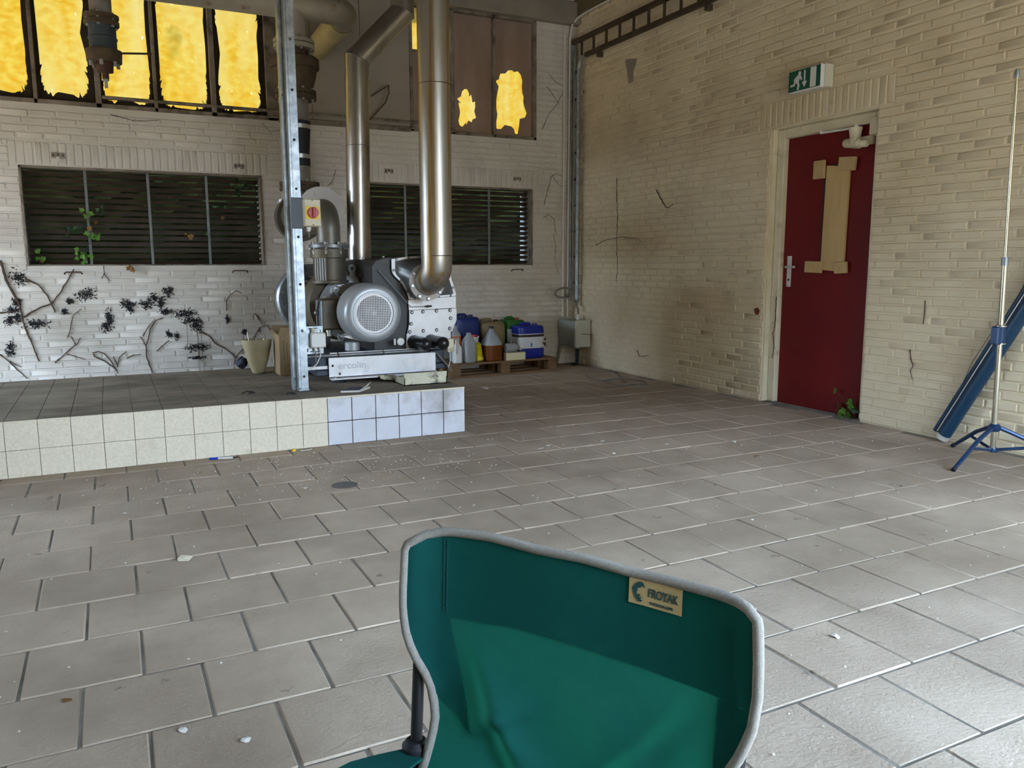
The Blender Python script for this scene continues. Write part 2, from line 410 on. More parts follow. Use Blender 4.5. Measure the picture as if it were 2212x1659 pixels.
# ---- unseen tree and hedge screens added outside to shape the sky light
def light_screen_row(x0, x1, yc, h, seed, label):
    rnd = random.Random(seed); m = MB(); n_ = max(6, int((x1-x0)/.8)); nz_ = 8; rows = []
    for j in range(nz_+1):
        rows.append([(x0+(x1-x0)*i/n_, yc+rnd.uniform(-.4,.4)+.9*(j/nz_)**2, -.21+h*(j/nz_)*(1+(.10*rnd.uniform(-1,1) if j == nz_ else 0))) for i in range(n_+1)])
    for j in range(nz_, -1, -1): rows.append([(p[0], p[1]-2.5+.4*rnd.random(), p[2]) for p in rows[j]])
    m.ring(rows, closed_u=False, cap0=False, cap1=False); return m.thing('light_screen', 'screen_foliage', label, 'trees', smooth=0)
light_screen_row(-45, 4.0, -21, 7.5, 1, 'added tall tree screen dimming the light through the doorway')
light_screen_row(4.0, 45, -22, 3.5, 2, 'added lower hedge screen shaping the light through the doorway')
m = light_screen_row(-14, 14, -21, 1.8, 3, 'added hedge screen trimming light through the open side doorway'); m.rotation_euler = (0, 0, -pi/2); m.location = (-11.5, 6.8, -.21)
# ---- walls
DY0, DY1, DZ = 3.885, 4.875, 2.155     # door opening in the right wall
T = .30
b = MB()
b.box((X+.0068, YF-.3, -.2), (X+T, DY0, ZC)); b.box((X+.0068, DY1, -.2), (X+T, Y+.4, ZC)); b.box((X+.0068, DY0, DZ), (X+T, DY1, ZC))
wall_right = struct(b, 'wall_right', 'paint_wall', 0)
LL = (-.605, 1.322, 1.112, 1.93); LR = (2.33, 4.165, 1.105, 1.918)    # louvre openings x0 x1 z0 z1
WZ0, WZ1 = 2.43, 3.64
b = MB(); yb = Y+.0048; yt = Y+T
def wb(x0, x1, z0, z1): b.box((x0, yb, z0), (x1, yt, z1))
wb(XL-.3, LL[0], -.2, WZ0); wb(LL[0], LL[1], -.2, LL[2]); wb(LL[0], LL[1], LL[3], WZ0); wb(LL[1], LR[0], -.2, WZ0)
wb(LR[0], LR[1], -.2, LR[2]); wb(LR[0], LR[1], LR[3], WZ0); wb(LR[1], X+.3, -.2, WZ0); wb(4.205, X+.3, WZ0, ZC); wb(XL-.3, 4.205, WZ1, ZC); wb(XL-.3, -2.3, WZ0, WZ1)
wall_back = struct(b, 'wall_back', 'paint_back', 0)
b = MB(); b.box((XL-.3, YF-.3, -.2), (XL, 4.9, ZC)); b.box((XL-.3, 7.5, -.2), (XL, Y+.3, ZC)); b.box((XL-.3, 4.9, 2.0), (XL, 7.5, ZC)); struct(b, 'wall_left', 'paint_wall', 0)   # open side doorway near the back
OX0, OX1, OZ = 0.9, 4.35, 2.75         # wide doorway behind the photographer
b = MB(); b.box((XL, YF-.3, -.2), (OX0, YF, ZC)); b.box((OX1, YF-.3, -.2), (X+.3, YF, ZC)); b.box((OX0, YF-.3, OZ), (OX1, YF, ZC)); struct(b, 'wall_front', 'paint_wall', 0)
b = MB(); b.box((XL-.3, YF-.3, ZC), (X+.3, Y+.4, ZC+.2)); struct(b, 'ceiling', 'ceiling', 0)
b = MB(); b.box((XL, Y-.09, 3.645), (X, Y+.01, 3.87), .008); struct(b, 'trim_1', 'beam')
b = MB(); b.box((X-.05, YF, 3.74), (X+.02, Y-.09, ZC), .008); struct(b, 'trim_2', 'fascia')
# ---- bricks
def brick_proto(k, L_, H_, D=.018, ch=.0055):
    rnd = random.Random(100+k); m = MB(); j = lambda a: rnd.uniform(-a, a)
    x, z = L_/2, H_/2
    fr = [(-x+ch+j(.003), j(.0004), -z+ch+j(.0015)), (x-ch+j(.003), j(.0004), -z+ch+j(.0015)), (x-ch+j(.003), j(.0004), z-ch+j(.0015)), (-x+ch+j(.003), j(.0004), z-ch+j(.0015))]
    md = [(-x, ch+.001, -z), (x, ch+.001, -z), (x, ch+.001, z), (-x, ch+.001, z)]
    bk = [(p[0], D, p[2]) for p in md]
    m.add(fr+md+bk, [(0,1,2,3)]+[(i+4, (i+1)%4+4, (i+1)%4, i) for i in range(4)]+[(i+8, (i+1)%4+8, (i+1)%4+4, i+4) for i in range(4)])
    return m
BL, BH, CP, CH = .190, .0495, .1995, .0595
BP = [brick_proto(k, BL, BH) for k in range(8)]
def make_bricks(wall, place, rot, holes, u0, u1, z0, z1, soldiers, mname, seed):
    rnd = random.Random(seed); items = []
    R3 = Matrix.Rotation(rot, 3, 'Z')
    nz = int((z1-z0)/CH)
    for r in range(nz+1):
        zc = z0+CH*r+CH/2
        if zc+BH/2 > z1+.012: break
        segs = [(u0, u1)]
        for (a, bb, c, d) in holes:
            if zc+CH*.45 > c and zc-CH*.45 < d:
                ns = []
                for (p, q) in segs:
                    if bb <= p or a >= q: ns.append((p, q)); continue
                    if a > p: ns.append((p, a))
                    if bb < q: ns.append((bb, q))
                segs = ns
        st = (r % 2)*CP/2+(CP/4 if r % 5 == 3 else 0)
        for (p, q) in segs:
            n0 = math.floor((p-st)/CP)-1; n1 = math.ceil((q-st)/CP)+1
            for n in range(n0, n1):
                a = max(st+n*CP, p); e = min(st+(n+1)*CP, q)
                if e-a < .02: continue
                items.append(((a+e)/2+rnd.uniform(-.002,.002), zc+rnd.uniform(-.0015,.0015), (e-a)/CP, 0))
    for (a, bb, c, d) in soldiers:
        n = round((bb-a)/.061)
        for i in range(n):
            items.append((a+(i+.5)*(bb-a)/n, (c+d)/2, (d-c)/CP, 1))
    info = []
    for it in items:
        p = place(it[0], it[1]); q = projpx(p)
        s_ = 0
        if q and -30 < q[0] < 2242 and -30 < q[1] < 1689: s_ = it[2]/q[2]**2
        info.append((s_, it, p))
    info.sort(key=lambda t: -t[0])
    metas = []
    for m in BP:
        me = m.mesh('brick', smooth=40); me.materials.append(MATS[mname]); metas.append(me)
    rest = MB()
    for i, (s_, it, p) in enumerate(info):
        k = rnd.randrange(8); dd = rnd.uniform(-.0012, .0012); tz = rnd.uniform(-.0012, .0012); tx = rnd.uniform(-.0025, .0025)
        ry = pi/2 if it[3] else rnd.uniform(-.008, .008)
        eul = Matrix.Rotation(rot+tz, 3, 'Z') @ Matrix.Rotation(tx, 3, 'X') @ Matrix.Rotation(ry, 3, 'Y')
        pos = Vector(p)+R3 @ Vector((0, dd, 0))
        if i < 300 and s_ > 0:
            o = inst(metas[k], 'brick', wall, pos); o.rotation_euler = eul.to_euler(); o.scale = (it[2], 1, 1)
        elif s_ > 0 or rnd.random() < 1:
            rest.add([eul @ Vector((v.x*it[2], v.y, v.z))+pos for v in BP[k].v], BP[k].f)
    o = rest.build('far_bricks', mname, wall, 40); o['kind'] = 'stuff'
make_bricks(wall_right, lambda u, z: (X, u, z), -pi/2, [(DY0, DY1, -1, DZ), (DY0-.12, DY1+.12, DZ, DZ+.20)], 1.6, Y, .0, 3.74,
            [(DY0-.12, DY1+.12, DZ+.003, DZ+.197)], 'paint_wall', 11)
make_bricks(wall_back, lambda u, z: (u, Y, z), 0, [(LL[0], LL[1], LL[2], LL[3]), (LR[0], LR[1], LR[2], LR[3]), (LL[0]-.06, LL[1]+.06, LL[3], LL[3]+.2), (LR[0]-.06, LR[1]+.06, LR[3], LR[3]+.2), (-9, 4.205, WZ0-.02, 9)],
            -1.5, X, .0, 3.645, [(LL[0]-.06, LL[1]+.06, LL[3]+.006, LL[3]+.198), (LR[0]-.06, LR[1]+.06, LR[3]+.006, LR[3]+.198)], 'paint_back', 12)

# ---- louvred vents in the back wall
def louvre(n, R, bars):
    x0, x1, z0, z1 = R; d = .10
    fr = MB(); t = .018
    for lo, hi in (((x0, Y-.004, z0), (x0+t, Y+.17, z1)), ((x1-t, Y-.004, z0), (x1, Y+.17, z1)), ((x0, Y-.004, z1-t), (x1, Y+.17, z1)), ((x0, Y+.03, z0), (x1, Y+.17, z0+.012))): fr.box(lo, hi, .002)
    o = struct(fr, 'window_%d' % n, 'frame', label='dark louvred vent opening low in the back wall')
    cnt = 15; pit = (z1-z0-.03)/cnt; sl = MB(); hx = (x1-x0)/2-t
    sl.box((-hx, -.026, -.0018), (hx, .026, .0018)); me = sl.mesh('slat'); me.materials.append(MATS['slat'])
    for i in range(cnt):
        inst(me, 'slat', o, ((x0+x1)/2, Y+d, z0+.03+pit*i), (math.radians(-38)+random.uniform(-.05,.05), random.uniform(-.003,.003), 0))
    for bx in bars:
        m = MB(); m.box((bx-.011, Y+d-.055, z0), (bx+.011, Y+d-.04, z1-t), .002); m.build('mullion', 'slat_bar', o)
louvre(1, LL, (-.125, .362, .845)); louvre(2, LR, (2.73, 3.20, 3.665))
# ---- window strip
YW = Y+.05
win1 = MB()
def bar(m, x0, x1, z0, z1, y0=Y-.01, y1=Y+.07): m.box((x0, y0, z0), (x1, y1, z1), .003)
bar(win1, -2.3, 1.50, WZ0, WZ0+.035); bar(win1, -2.3, 1.5, WZ1-.03, WZ1+.02); win1_o = struct(win1, 'window_3', 'frame', label='tall steel window strip with torn amber film')
MX = [-2.27, -1.83, -1.36, -.89, -.435, .025, .470, .945, 1.43]
for i, mx_ in enumerate(MX):
    m = MB(); wd = .022 if i % 2 else .014
    if i == 8: m.box((1.405, Y-.01, WZ0), (1.50, Y+.07, WZ1), .003)
    else: m.box((mx_-wd, Y-.01, WZ0), (mx_+wd, Y+.07, WZ1), .003)
    m.build('mullion', 'frame', win1_o)
m = MB(); m.box((.04, Y+.0, WZ0+.075), (1.42, Y+.03, WZ0+.088), .002); m.build('glazing_bar', 'frame', win1_o)
def ragged(x0, x1, z0, z1, seed, inset=(.03, .03, .03, .03), amp=.018, top_round=.0):
    """points of a torn outline inside a rectangle"""
    rnd = random.Random(seed); pts = []; l, r, bt, tp = inset
    cx, cz = (x0+l+x1-r)/2, (z0+bt+z1-tp)/2; hx, hz = (x1-r-x0-l)/2, (z1-tp-z0-bt)/2; n = 150
    ph = [rnd.uniform(0, 6.28) for _ in range(6)]
    for k in range(n):
        t = 2*pi*k/n; c_, s_ = math.cos(t), math.sin(t); ex = 7
        x = math.copysign(abs(c_)**(2/ex), c_)*hx; z = math.copysign(abs(s_)**(2/ex), s_)*hz
        wv = sum(math.sin(t*f+p)*a for f, p, a in zip((5, 9, 15, 23, 31, 47), ph, (.4, .4, .4, .5, .5, .5)))+rnd.uniform(-.7,.7)+(2.2 if rnd.random() < .07 else 0)
        l_ = math.hypot(x, z); k_ = 1-abs(wv)*amp/l_
        pts.append((cx+x*k_, cz+z*k_))
    return pts, (cx, cz)
def cover(parent, rect, hole, ctr, y, mname, name='torn_film'):
    x0, x1, z0, z1 = rect; cx, cz = ctr; ang = sorted(hole, key=lambda p: math.atan2(p[1]-cz, p[0]-cx))
    base = list(ang); outer = []
    for (px, pz) in base:
        dx, dz = px-cx, pz-cz; ts = []
        if dx > 1e-6: ts.append((x1-cx)/dx)
        if dx < -1e-6: ts.append((x0-cx)/dx)
        if dz > 1e-6: ts.append((z1-cz)/dz)
        if dz < -1e-6: ts.append((z0-cz)/dz)
        t = min(ts); outer.append((cx+dx*t, cz+dz*t))
    # insert rect corners
    n = len(base); V = []; F = []
    rnd = random.Random(int(abs(x0)*1000))
    for yy in (y, y+.003):
        for p in outer: V.append((p[0], yy, p[1]))
        for p in base: V.append((p[0], yy-(.0 if yy > y else rnd.uniform(0, .006)), p[1]))
    for i in range(n):
        j = (i+1) % n
        F += [(i, j, n+j, n+i), (2*n+i, 3*n+i, 3*n+j, 2*n+j), (n+i, n+j, 3*n+j, 3*n+i)]
    for (xc, zc) in ((x0, z0), (x1, z0), (x1, z1), (x0, z1)):
        a = math.atan2(zc-cz, xc-cx)
        for i in range(n):
            j = (i+1) % n; p, q = outer[i], outer[j]; a0 = math.atan2(p[1]-cz, p[0]-cx); a1 = math.atan2(q[1]-cz, q[0]-cx)
            if a1 < a0: a1 += 2*pi
            aa = a if a >= a0 else a+2*pi
            if a0 < aa < a1:
                V.append((xc, y, zc)); F.append((i, len(V)-1, j)); break
    m = MB(); m.add(V, F); return m.build(name, mname, parent, 0)
for i in range(8):
    x0, x1 = MX[i], MX[i+1]
    m = MB(); m.box((x0+.005, YW+.012, WZ0+.02), (x1-.005, YW+.0145, WZ1)); m.build('pane', 'yellow_sheet', win1_o, 0)
    ins = {4: (.03,.05,.04,.05), 3: (.03,.03,.04,-.05), 5: (.02,.02,.02,-.1), 6: (.03,.03,.02,.02), 7: (.035,.055,.03,.13)}.get(i, (.03,.04,.03,.05))
    h, c_ = ragged(x0+.012, x1-.012, WZ0+.03, WZ1-.04, 40+i, ins, .016)
    cover(win1_o, (x0, x1, WZ0+.02, WZ1), h, c_, YW-.004, 'film_dark')
# boarded middle bay
m = MB(); m.box((1.50, Y+.0, WZ0+.03), (2.79, Y+.03, WZ1)); bay = struct(m, 'trim_3', 'frame', label='flat grey boards closing the middle window bay')
for (a, bb, z0, z1) in ((1.505, 1.815, WZ0+.04, 3.08), (1.505, 1.815, 3.085, WZ1), (1.82, 2.29, WZ0+.04, WZ1), (2.295, 2.785, WZ0+.04, WZ1)):
    m = MB(); m.box((a, Y-.008, z0), (bb, Y+.002, z1), .002); m.build('panel', 'board', bay)
m = MB(); m.box((1.5, Y-.012, WZ0-.01), (2.79, Y+.05, WZ0+.035), .003); m.build('sill', 'frame', bay)
w2 = MB(); bar(w2, 2.79, 4.205, WZ0, WZ0+.03); bar(w2, 2.79, 4.205, WZ1-.02, WZ1+.02); win2_o = struct(w2, 'window_4', 'frame', label='brown filmed window strip beside the corner')
for mx_, wd in ((2.805, .015), (3.245, .02), (3.715, .016), (4.188, .018)):
    m = MB(); m.box((mx_-wd, Y-.01, WZ0), (mx_+wd, Y+.07, WZ1), .003); m.build('mullion', 'frame', win2_o)
for x0, x1 in ((2.82, 3.225), (3.265, 3.70), (3.73, 4.17)):
    m = MB(); m.box((x0, YW+.012, WZ0+.02), (x1, YW+.0145, WZ1)); m.build('pane', 'yellow_sheet', win2_o, 0)
m = MB(); m.box((2.82, YW-.004, WZ0+.03), (3.225, YW-.001, 3.20)); m.build('film_sheet', 'film', win2_o, 0)
m = MB(); m.box((2.82, YW-.006, 3.20), (3.225, YW+.01, 3.225), .002); m.build('glazing_bar', 'frame', win2_o)
HA = [(3.395,2.894),(3.425,2.896),(3.445,2.863),(3.47,2.848),(3.449,2.824),(3.479,2.805),(3.484,2.77),(3.512,2.781),(3.516,2.728),(3.503,2.683),(3.525,2.622),(3.482,2.597),(3.472,2.569),(3.437,2.585),(3.406,2.56),(3.411,2.538),(3.366,2.517),(3.336,2.533),(3.322,2.58),(3.343,2.652),(3.334,2.704),(3.354,2.75),(3.324,2.756),(3.31,2.79),(3.355,2.82),(3.365,2.865)]
HB = [(3.823,3.089),(3.864,3.093),(3.896,3.127),(3.943,3.132),(3.969,3.117),(4.011,3.13),(4.048,3.097),(4.064,3.036),(4.059,2.981),(4.064,2.918),(4.08,2.874),(4.075,2.819),(4.091,2.766),(4.117,2.713),(4.096,2.666),(4.032,2.647),(4.026,2.578),(4.005,2.485),(3.973,2.492),(3.962,2.537),(3.931,2.562),(3.883,2.568),(3.852,2.57),(3.81,2.526),(3.758,2.527),(3.747,2.576),(3.769,2.668),(3.749,2.756),(3.76,2.846),(3.786,2.956),(3.75,3.006),(3.786,3.027),(3.802,3.082)]
cover(win2_o, (3.262, 3.70, WZ0+.025, WZ1-.01), HA, (3.42, 2.70), YW-.004, 'film')
cover(win2_o, (3.728, 4.172, WZ0+.025, WZ1-.01), HB, (3.915, 2.82), YW-.004, 'film')
# ---- hedge outside, behind the vents
rh = random.Random(5); m = MB(); nx, nz = 60, 24
V = [(-3+9.5*i/nx, Y+.62+rh.uniform(-.09,.09), -.2+2.80*j/nz+rh.uniform(-.04,.04)) for j in range(nz+1) for i in range(nx+1)]
V += [(p[0], Y+1.3, p[2]) for p in V]
k0 = (nx+1)*(nz+1); F = []
for j in range(nz):
    for i in range(nx):
        a = j*(nx+1)+i; F += [(a, a+1, a+nx+2, a+nx+1), (k0+a, k0+a+nx+1, k0+a+nx+2, k0+a+1)]
for i in range(nx): a = nz*(nx+1)+i; F.append((a, a+1, k0+a+1, k0+a))
for j in range(nz):
    for a in (j*(nx+1), j*(nx+1)+nx): F.append((a, a+nx+1, k0+a+nx+1, k0+a))
m.add(V, F); m.thing('hedge', 'hedge', 'dark overgrown hedge outside behind the louvred vents', 'hedge', smooth=0)

# ================================================================== DOOR IN THE RIGHT WALL
XD = X+.115                                 # door leaf face
m = MB()
m.box((X+.02, DY1-.012, 0), (X+.20, DY1+.0, DZ)); m.box((X+.02, DY0, 0), (X+.20, DY0+.012, DZ)); m.box((X+.02, DY0, DZ-.012), (X+.20, DY1, DZ))
m.box((X+.07, DY1-.085, 0), (X+.19, DY1-.012, DZ-.012), .006); m.box((X+.07, DY0+.012, 0), (X+.19, DY0+.07, DZ-.012), .006); m.box((X+.07, DY0+.07, DZ-.085), (X+.19, DY1-.085, DZ-.012), .006)
frame_o = struct(m, 'trim_4', 'door_frame', label='cream painted frame lining the red door')
m = MB(); m.box((XD, DY0+.07, -.003), (XD+.045, DY1-.085, DZ-.085), .003); door = struct(m, 'door_1', 'door_red', label='dark red door with a boarded window')
m = MB(); m.box((XD-.006, 4.185, 1.06), (XD+.01, 4.42, 1.83)); m.build('window_rebate', 'black', door)
m = MB(); pl = [(4.395,1.065),(4.185,1.05),(4.175,1.80),(4.385,1.825)]
m.prism(pl, lambda a, z: (XD-.022, a, z), lambda a, z: (XD-.006, a, z)); m.build('plywood_board', 'plywood', door)
for (y0, y1, z0, z1, rot) in ((4.392,4.492,1.735,1.868,.0), (4.115,4.262,1.77,1.865,.08), (4.372,4.53,1.042,1.128,.03), (4.14,4.248,1.040,1.122,-.06)):
    m = MB(); cy, cz = (y0+y1)/2, (z0+z1)/2
    m.box((XD-.045, y0, z0), (XD-.02, y1, z1), .003)
    m.v = [Vector((p.x, cy+(p.y-cy)*math.cos(rot)-(p.z-cz)*math.sin(rot), cz+(p.y-cy)*math.sin(rot)+(p.z-cz)*math.cos(rot))) for p in m.v]; m.build('wood_block', 'wood_block', door)
m = MB(); m.box((XD-.006, 4.700, .93), (XD, 4.745, 1.17), .002); hp = m.build('handle_plate', 'alu', door)
m = MB(); m.tube([(XD, 4.722, 1.085), (XD-.045, 4.722, 1.085), (XD-.05, 4.71, 1.085), (XD-.05, 4.625, 1.085)], .009, 10); m.build('lever', 'alu', hp)
m = MB(); m.cyl((XD-.008, 4.722, .985), (XD-.004, 4.722, .985), .010); m.build('keyhole_dark_disc', 'black', hp)  # raised black disc painted as the dark of the keyhole
# door closer: body on the leaf, rod to the frame
m = MB(); m.lathe([(.0,-.10),(.028,-.10),(.032,-.09),(.032,-.03),(.036,-.02),(.036,.03),(.026,.035),(.026,.085),(.02,.095),(0,.095)], (XD-.055, 4.10, 1.945), (0,-1,-.12))
m.lathe([(.0,-.05),(.036,-.05),(.04,-.03),(.036,.0),(.042,.035),(.046,.055),(.046,.065),(0,.065)], (XD-.055, 4.115, 1.99), (0,0,1))
m.box((XD-.03, 3.99, 1.93), (XD, 4.10, 1.99), .004); dc = m.build('door_closer', 'door_frame', door)
m = MB(); m.tube([(XD-.055, 4.09, 2.055), (XD-.075, 4.20, 2.052), (XD-.085, 4.395, 2.055)], .008, 8); m.sph((XD-.085, 4.395, 2.06), .014, 6); m.cyl((XD-.055,4.11,2.05),(XD-.055,4.11,2.075),.014); m.build('closer_arm', 'white_plastic', dc)
m = MB(); m.box((XD-.075, DY0+.03, 1.985), (XD-.01, DY0+.10, 2.10), .004); m.build('closer_bracket', 'door_frame', door)
# ---- exit sign
t = thing('exit_sign', 'green and white emergency exit sign above the red door', 'exit sign', (X, 4.42, 2.36))
m = MB(); m.box((X-.075, 4.285, 2.352), (X+.004, 4.60, 2.512), .004); m.build('back_case', 'sign_case', t)
m = MB(); m.box((X-.112, 4.295, 2.350), (X-.07, 4.595, 2.508), .006); m.build('diffuser', 'sign_white', t)
m = MB(); m.box((X-.1145, 4.298, 2.357), (X-.111, 4.592, 2.501)); face = m.build('green_face', 'sign_green', t)
fx = lambda d: (lambda a, z: (X-.1145-d, 4.592-a*.294, 2.357+z*.144))
def sgn(poly, name):
    m = MB(); m.prism(poly, fx(.0022), fx(-.0005)); m.build(name, 'sign_white', face, 0)
sgn([(.70,.03),(.875,.03),(.875,.97),(.70,.97)], 'door_symbol')
m = MB(); m.prism([(.50,.93),(.535,.93),(.535,.35),(.50,.35)], fx(.0022), fx(-.0005)); m.prism([(.44,.38),(.595,.38),(.517,.12)], fx(.0022), fx(-.0005)); m.build('arrow', 'sign_white', face, 0)
m = MB()
m.prism([(.355+.045*math.cos(k*pi/6), .84+.095*math.sin(k*pi/6)) for k in range(12)], fx(.0022), fx(-.0005))
m.prism([(.26,.74),(.34,.78),(.375,.66),(.325,.42),(.25,.38),(.22,.46)], fx(.0022), fx(-.0005))
m.prism([(.34,.76),(.37,.62),(.40,.48),(.44,.52),(.41,.66),(.385,.76)], fx(.0022), fx(-.0005))
m.prism([(.27,.75),(.19,.62),(.165,.50),(.20,.48),(.225,.58),(.29,.66)], fx(.0022), fx(-.0005))
m.prism([(.235,.46),(.20,.27),(.07,.25),(.07,.34),(.165,.36),(.20,.50)], fx(.0022), fx(-.0005))
m.prism([(.255,.44),(.335,.42),(.36,.25),(.335,.04),(.285,.04),(.305,.24),(.285,.34)], fx(.0022), fx(-.0005))
m.build('running_figure', 'sign_white', face, 0)
# ---- ladder cable tray on the right wall and down the corner
t = thing('cable_tray', 'galvanised ladder cable tray running along the right wall', 'cable tray', (X-.05, 5, 3.28))
for z in (3.285, 3.465):
    m = MB(); m.box((X-.085, 1.2, z-.022), (X-.045, 7.52 if z < 3.4 else Y-.03, z+.022), .003); m.build('side_rail', 'slat', t)
m = MB(); 
pts = [(X-.065, 7.52, 3.285)]+arc((X-.065, 7.52, 3.145), (0,0,1), (0,1,0), .14, 6)[1:]+[(X-.065, 7.66, .66)]
m.tube(pts, .022, 4, sq=1); m.build('corner_rail', 'galv', t)
m = MB(); m.box((X-.09, 7.765, .76), (X-.05, 7.79, 3.44), .003); m.build('corner_rail', 'galv', t)
for i in range(27):
    y = 7.60-.2365*i
    m = MB(); m.box((X-.078, y-.008, 3.30), (X-.055, y+.008, 3.45)); m.build('rung', 'slat', t)
for i in range(9):
    m = MB(); m.box((X-.078, 7.67, .9+.28*i), (X-.055, 7.78, .92+.28*i)); m.build('rung', 'slat', t)
for y in (7.3, 5.62, 4.0):
    m = MB(); m.box((X-.06, y-.02, 3.22), (X, y+.02, 3.27)); m.build('wall_bracket', 'slat', t)
m = MB(); m.tube([(X-.055, 1.2, 3.715), (X-.055, 7.55, 3.715), (X-.06, 7.70, 3.70), (X-.09, 7.76, 3.64), (X-.10, 7.79, 3.5), (X-.10, 7.80, .53)], .011, 8)
m.thing('conduit', 'wire_white', 'thin painted conduit rising up the corner beside the cable tray', 'conduit')
m = MB(); m.tube([(4.545, Y-.016, 3.6), (4.54, Y-.016, .53)], .012, 8); m.thing('conduit', 'wire_white', 'straight painted conduit on the back wall beside the corner', 'conduit')
m = MB(); pts = [(4.613,7.715,3.30),(4.613,7.715,1.06),(4.610,7.715,.93),(4.575,7.71,.80)]+[(4.49+.105*math.cos(a), 7.70-.02*math.sin(a), .80+.055*math.sin(a)) for a in [x*pi/8 for x in range(-3,12)]]+[(4.555,7.675,.745),(4.595,7.62,.685),(4.62,7.60,.62),(4.62,7.60,.555)]
m.tube(pts, .011, 8); m.thing('loose_cable', 'cable_grey', 'grey cable looped beside the foot of the cable tray', 'cable')
# ---- grey switch enclosure in the corner
t = thing('electrical_enclosure', 'grey metal electrical box low on the wall in the corner', 'electrical box', (4.59, 7.62, .2))
m = MB(); m.box((4.485, 7.46, .215), (X-.002, 7.80, .505), .006); m.build('body', 'box_grey', t)
m = MB(); m.box((4.495, 7.446, .212), (X-.012, 7.462, .507), .006); lid = m.build('lid', 'box_light', t)
m = MB(); m.tube([(4.57,7.442,.36),(4.60,7.438,.355),(4.69,7.445,.35)], .003, 6); m.build('seal_wire', 'debris_dark', lid)
m = MB(); m.lathe([(.0,0),(.022,0),(.022,.03),(.016,.035),(.016,.06),(0,.06)], (4.62, 7.6, .503), n=12); m.build('cable_gland', 'white_plastic', t)
m = MB(); m.lathe([(.0,0),(.026,0),(.026,-.03),(0,-.03)], (4.60, 7.58, .218), n=12); m.build('cable_gland', 'white_plastic', t)
m = MB(); m.tube([(4.60,7.58,.19),(4.60,7.58,.10),(4.585,7.56,.02),(4.54,7.58,.01)], .02, 10); m.build('black_conduit', 'rubber', t)
m = MB(); m.tube([(4.50,7.78,.23),(4.47,7.76,.12),(4.42,7.72,.012)], .016, 8); m.build('grey_conduit', 'cable_grey', t)

# ================================================================== TILED PLINTH
ZP = .305
P0, P1 = 4.853, 6.57; PXR = 2.07
t = thing('tiled_plinth', 'low tiled machine plinth with cream and white front tiles', 'platform', (.5, 5.7, 0)); plinth = t
m = MB(); m.box((-1.40, P0+.006, 0), (1.145, P1, ZP-.004)); m.build('core', 'grout', t, 0)
m = MB(); m.box((1.145, P0+.006, 0), (PXR-.006, P1, ZP-.004)); m.build('dark_core', 'grout_dark', t, 0)
TP = .1545
def tile(lx, lz, g, D=.008, ch=.0012, mname='tile_yellow'):
    q = MB(); q.box((-lx/2+g, -D, -lz/2+g), (lx/2-g, 0, lz/2-g), ch); me = q.mesh('tile'); me.materials.append(MATS[mname]); return me
ty = tile(TP, .149, .0012); tw = tile(TP, .149, .0028, mname='tile_white')
ty_e = tile(TP, .012, .0008); tw_e = tile(TP, .010, .001, mname='tile_yellow')
rt_ = random.Random(9)
for i in range(-16, 6):
    white = i >= 0
    xc = 1.15+(i+.5)*(.1535 if white else TP)
    for r in range(2):
        inst(tw if white else ty, 'tile', t, (xc, P0+.004+.004+rt_.uniform(-.0008,.0008), .0735+r*.1485), (rt_.uniform(-.004,.004), 0, rt_.uniform(-.004,.004)))
    inst(ty_e, 'edge_tile', t, (xc, P0+.008, ZP-.0055))
q = MB(); q.box((-TP/2+.0012, -TP/2+.0012, -.008), (TP/2-.0012, TP/2-.0012, 0), .0012); tt = q.mesh('tile'); tt.materials.append(MATS['tile_top'])
for i in range(-16, 6):
    xc = 1.15+(i+.5)*(.1535 if i >= 0 else TP)
    for r in range(11):
        inst(tt, 'tile', t, (xc, P0+.018+.1545*(r+.5), ZP+rt_.uniform(-.0006,.0004)), (0, 0, 0))
for r in range(2):
    for k in range(11):
        inst(tw, 'tile', t, (PXR-.006-.002, P0+.02+.1545*(k+.5), .0735+r*.1485), (0, 0, pi/2))

# ================================================================== BLOWER
B = thing('blower_unit', 'grey electric blower with round fan grille and silver hood on the plinth', 'blower', (1.75, 5.85, ZP))
def bolts(lst, ax, r, h, name, parent, mname='bolt'):
    ax = Vector(ax)
    for p in lst:
        m = MB(); p = Vector(p); m.lathe([(0,-h*.2),(r,-h*.2),(r,h*.7),(r*.7,h),(0,h)], p, ax, 10); m.build(name, mname, parent)
m = drilled((1.30, 5.392, .352), (2.075, 5.402, .484), [(1.325,.43,.008,.008),(1.372,.372,.008,.008)]); m.box((1.302, 5.335, .338), (2.11, 5.402, .346), .001); skid = m.build('skid_panel', 'alu', B)
put_text('ercolin', .062, skid, 'embossed_lettering', 'emboss', (1.46, 5.3915, .425), (1,0,.012), (0,0,1), 1.15, .0006)
bolts([(1.33,5.36,.346),(2.06,5.36,.346)], (0,0,1), .014, .012, 'bolt', skid)
m = MB(); m.box((1.22, 5.42, .36), (2.18, 6.45, .40), .004); m.box((1.25, 5.44, .395), (2.16, 6.42, .50), .01); m.build('base_frame', 'navy', B)
m = MB(); m.box((1.10, 5.42, .405), (1.30, 5.44, .428), .002); m.build('frame_strut', 'alu', B)
m = MB(); m.tube([(1.09, 5.375, .503), (2.0, 5.375, .507)], .011, 10); cd = m.build('front_conduit', 'alu_dark', B)
for x in (1.36, 1.68):
    m = MB(); m.torus((x, 5.375, .504), (1,0,0), .013, .005, 14, 6); m.build('clamp', 'rust', cd)
m = MB(); m.box((1.31, 5.38, .512), (1.96, 5.40, .52)); m.build('top_lip', 'alu', B)
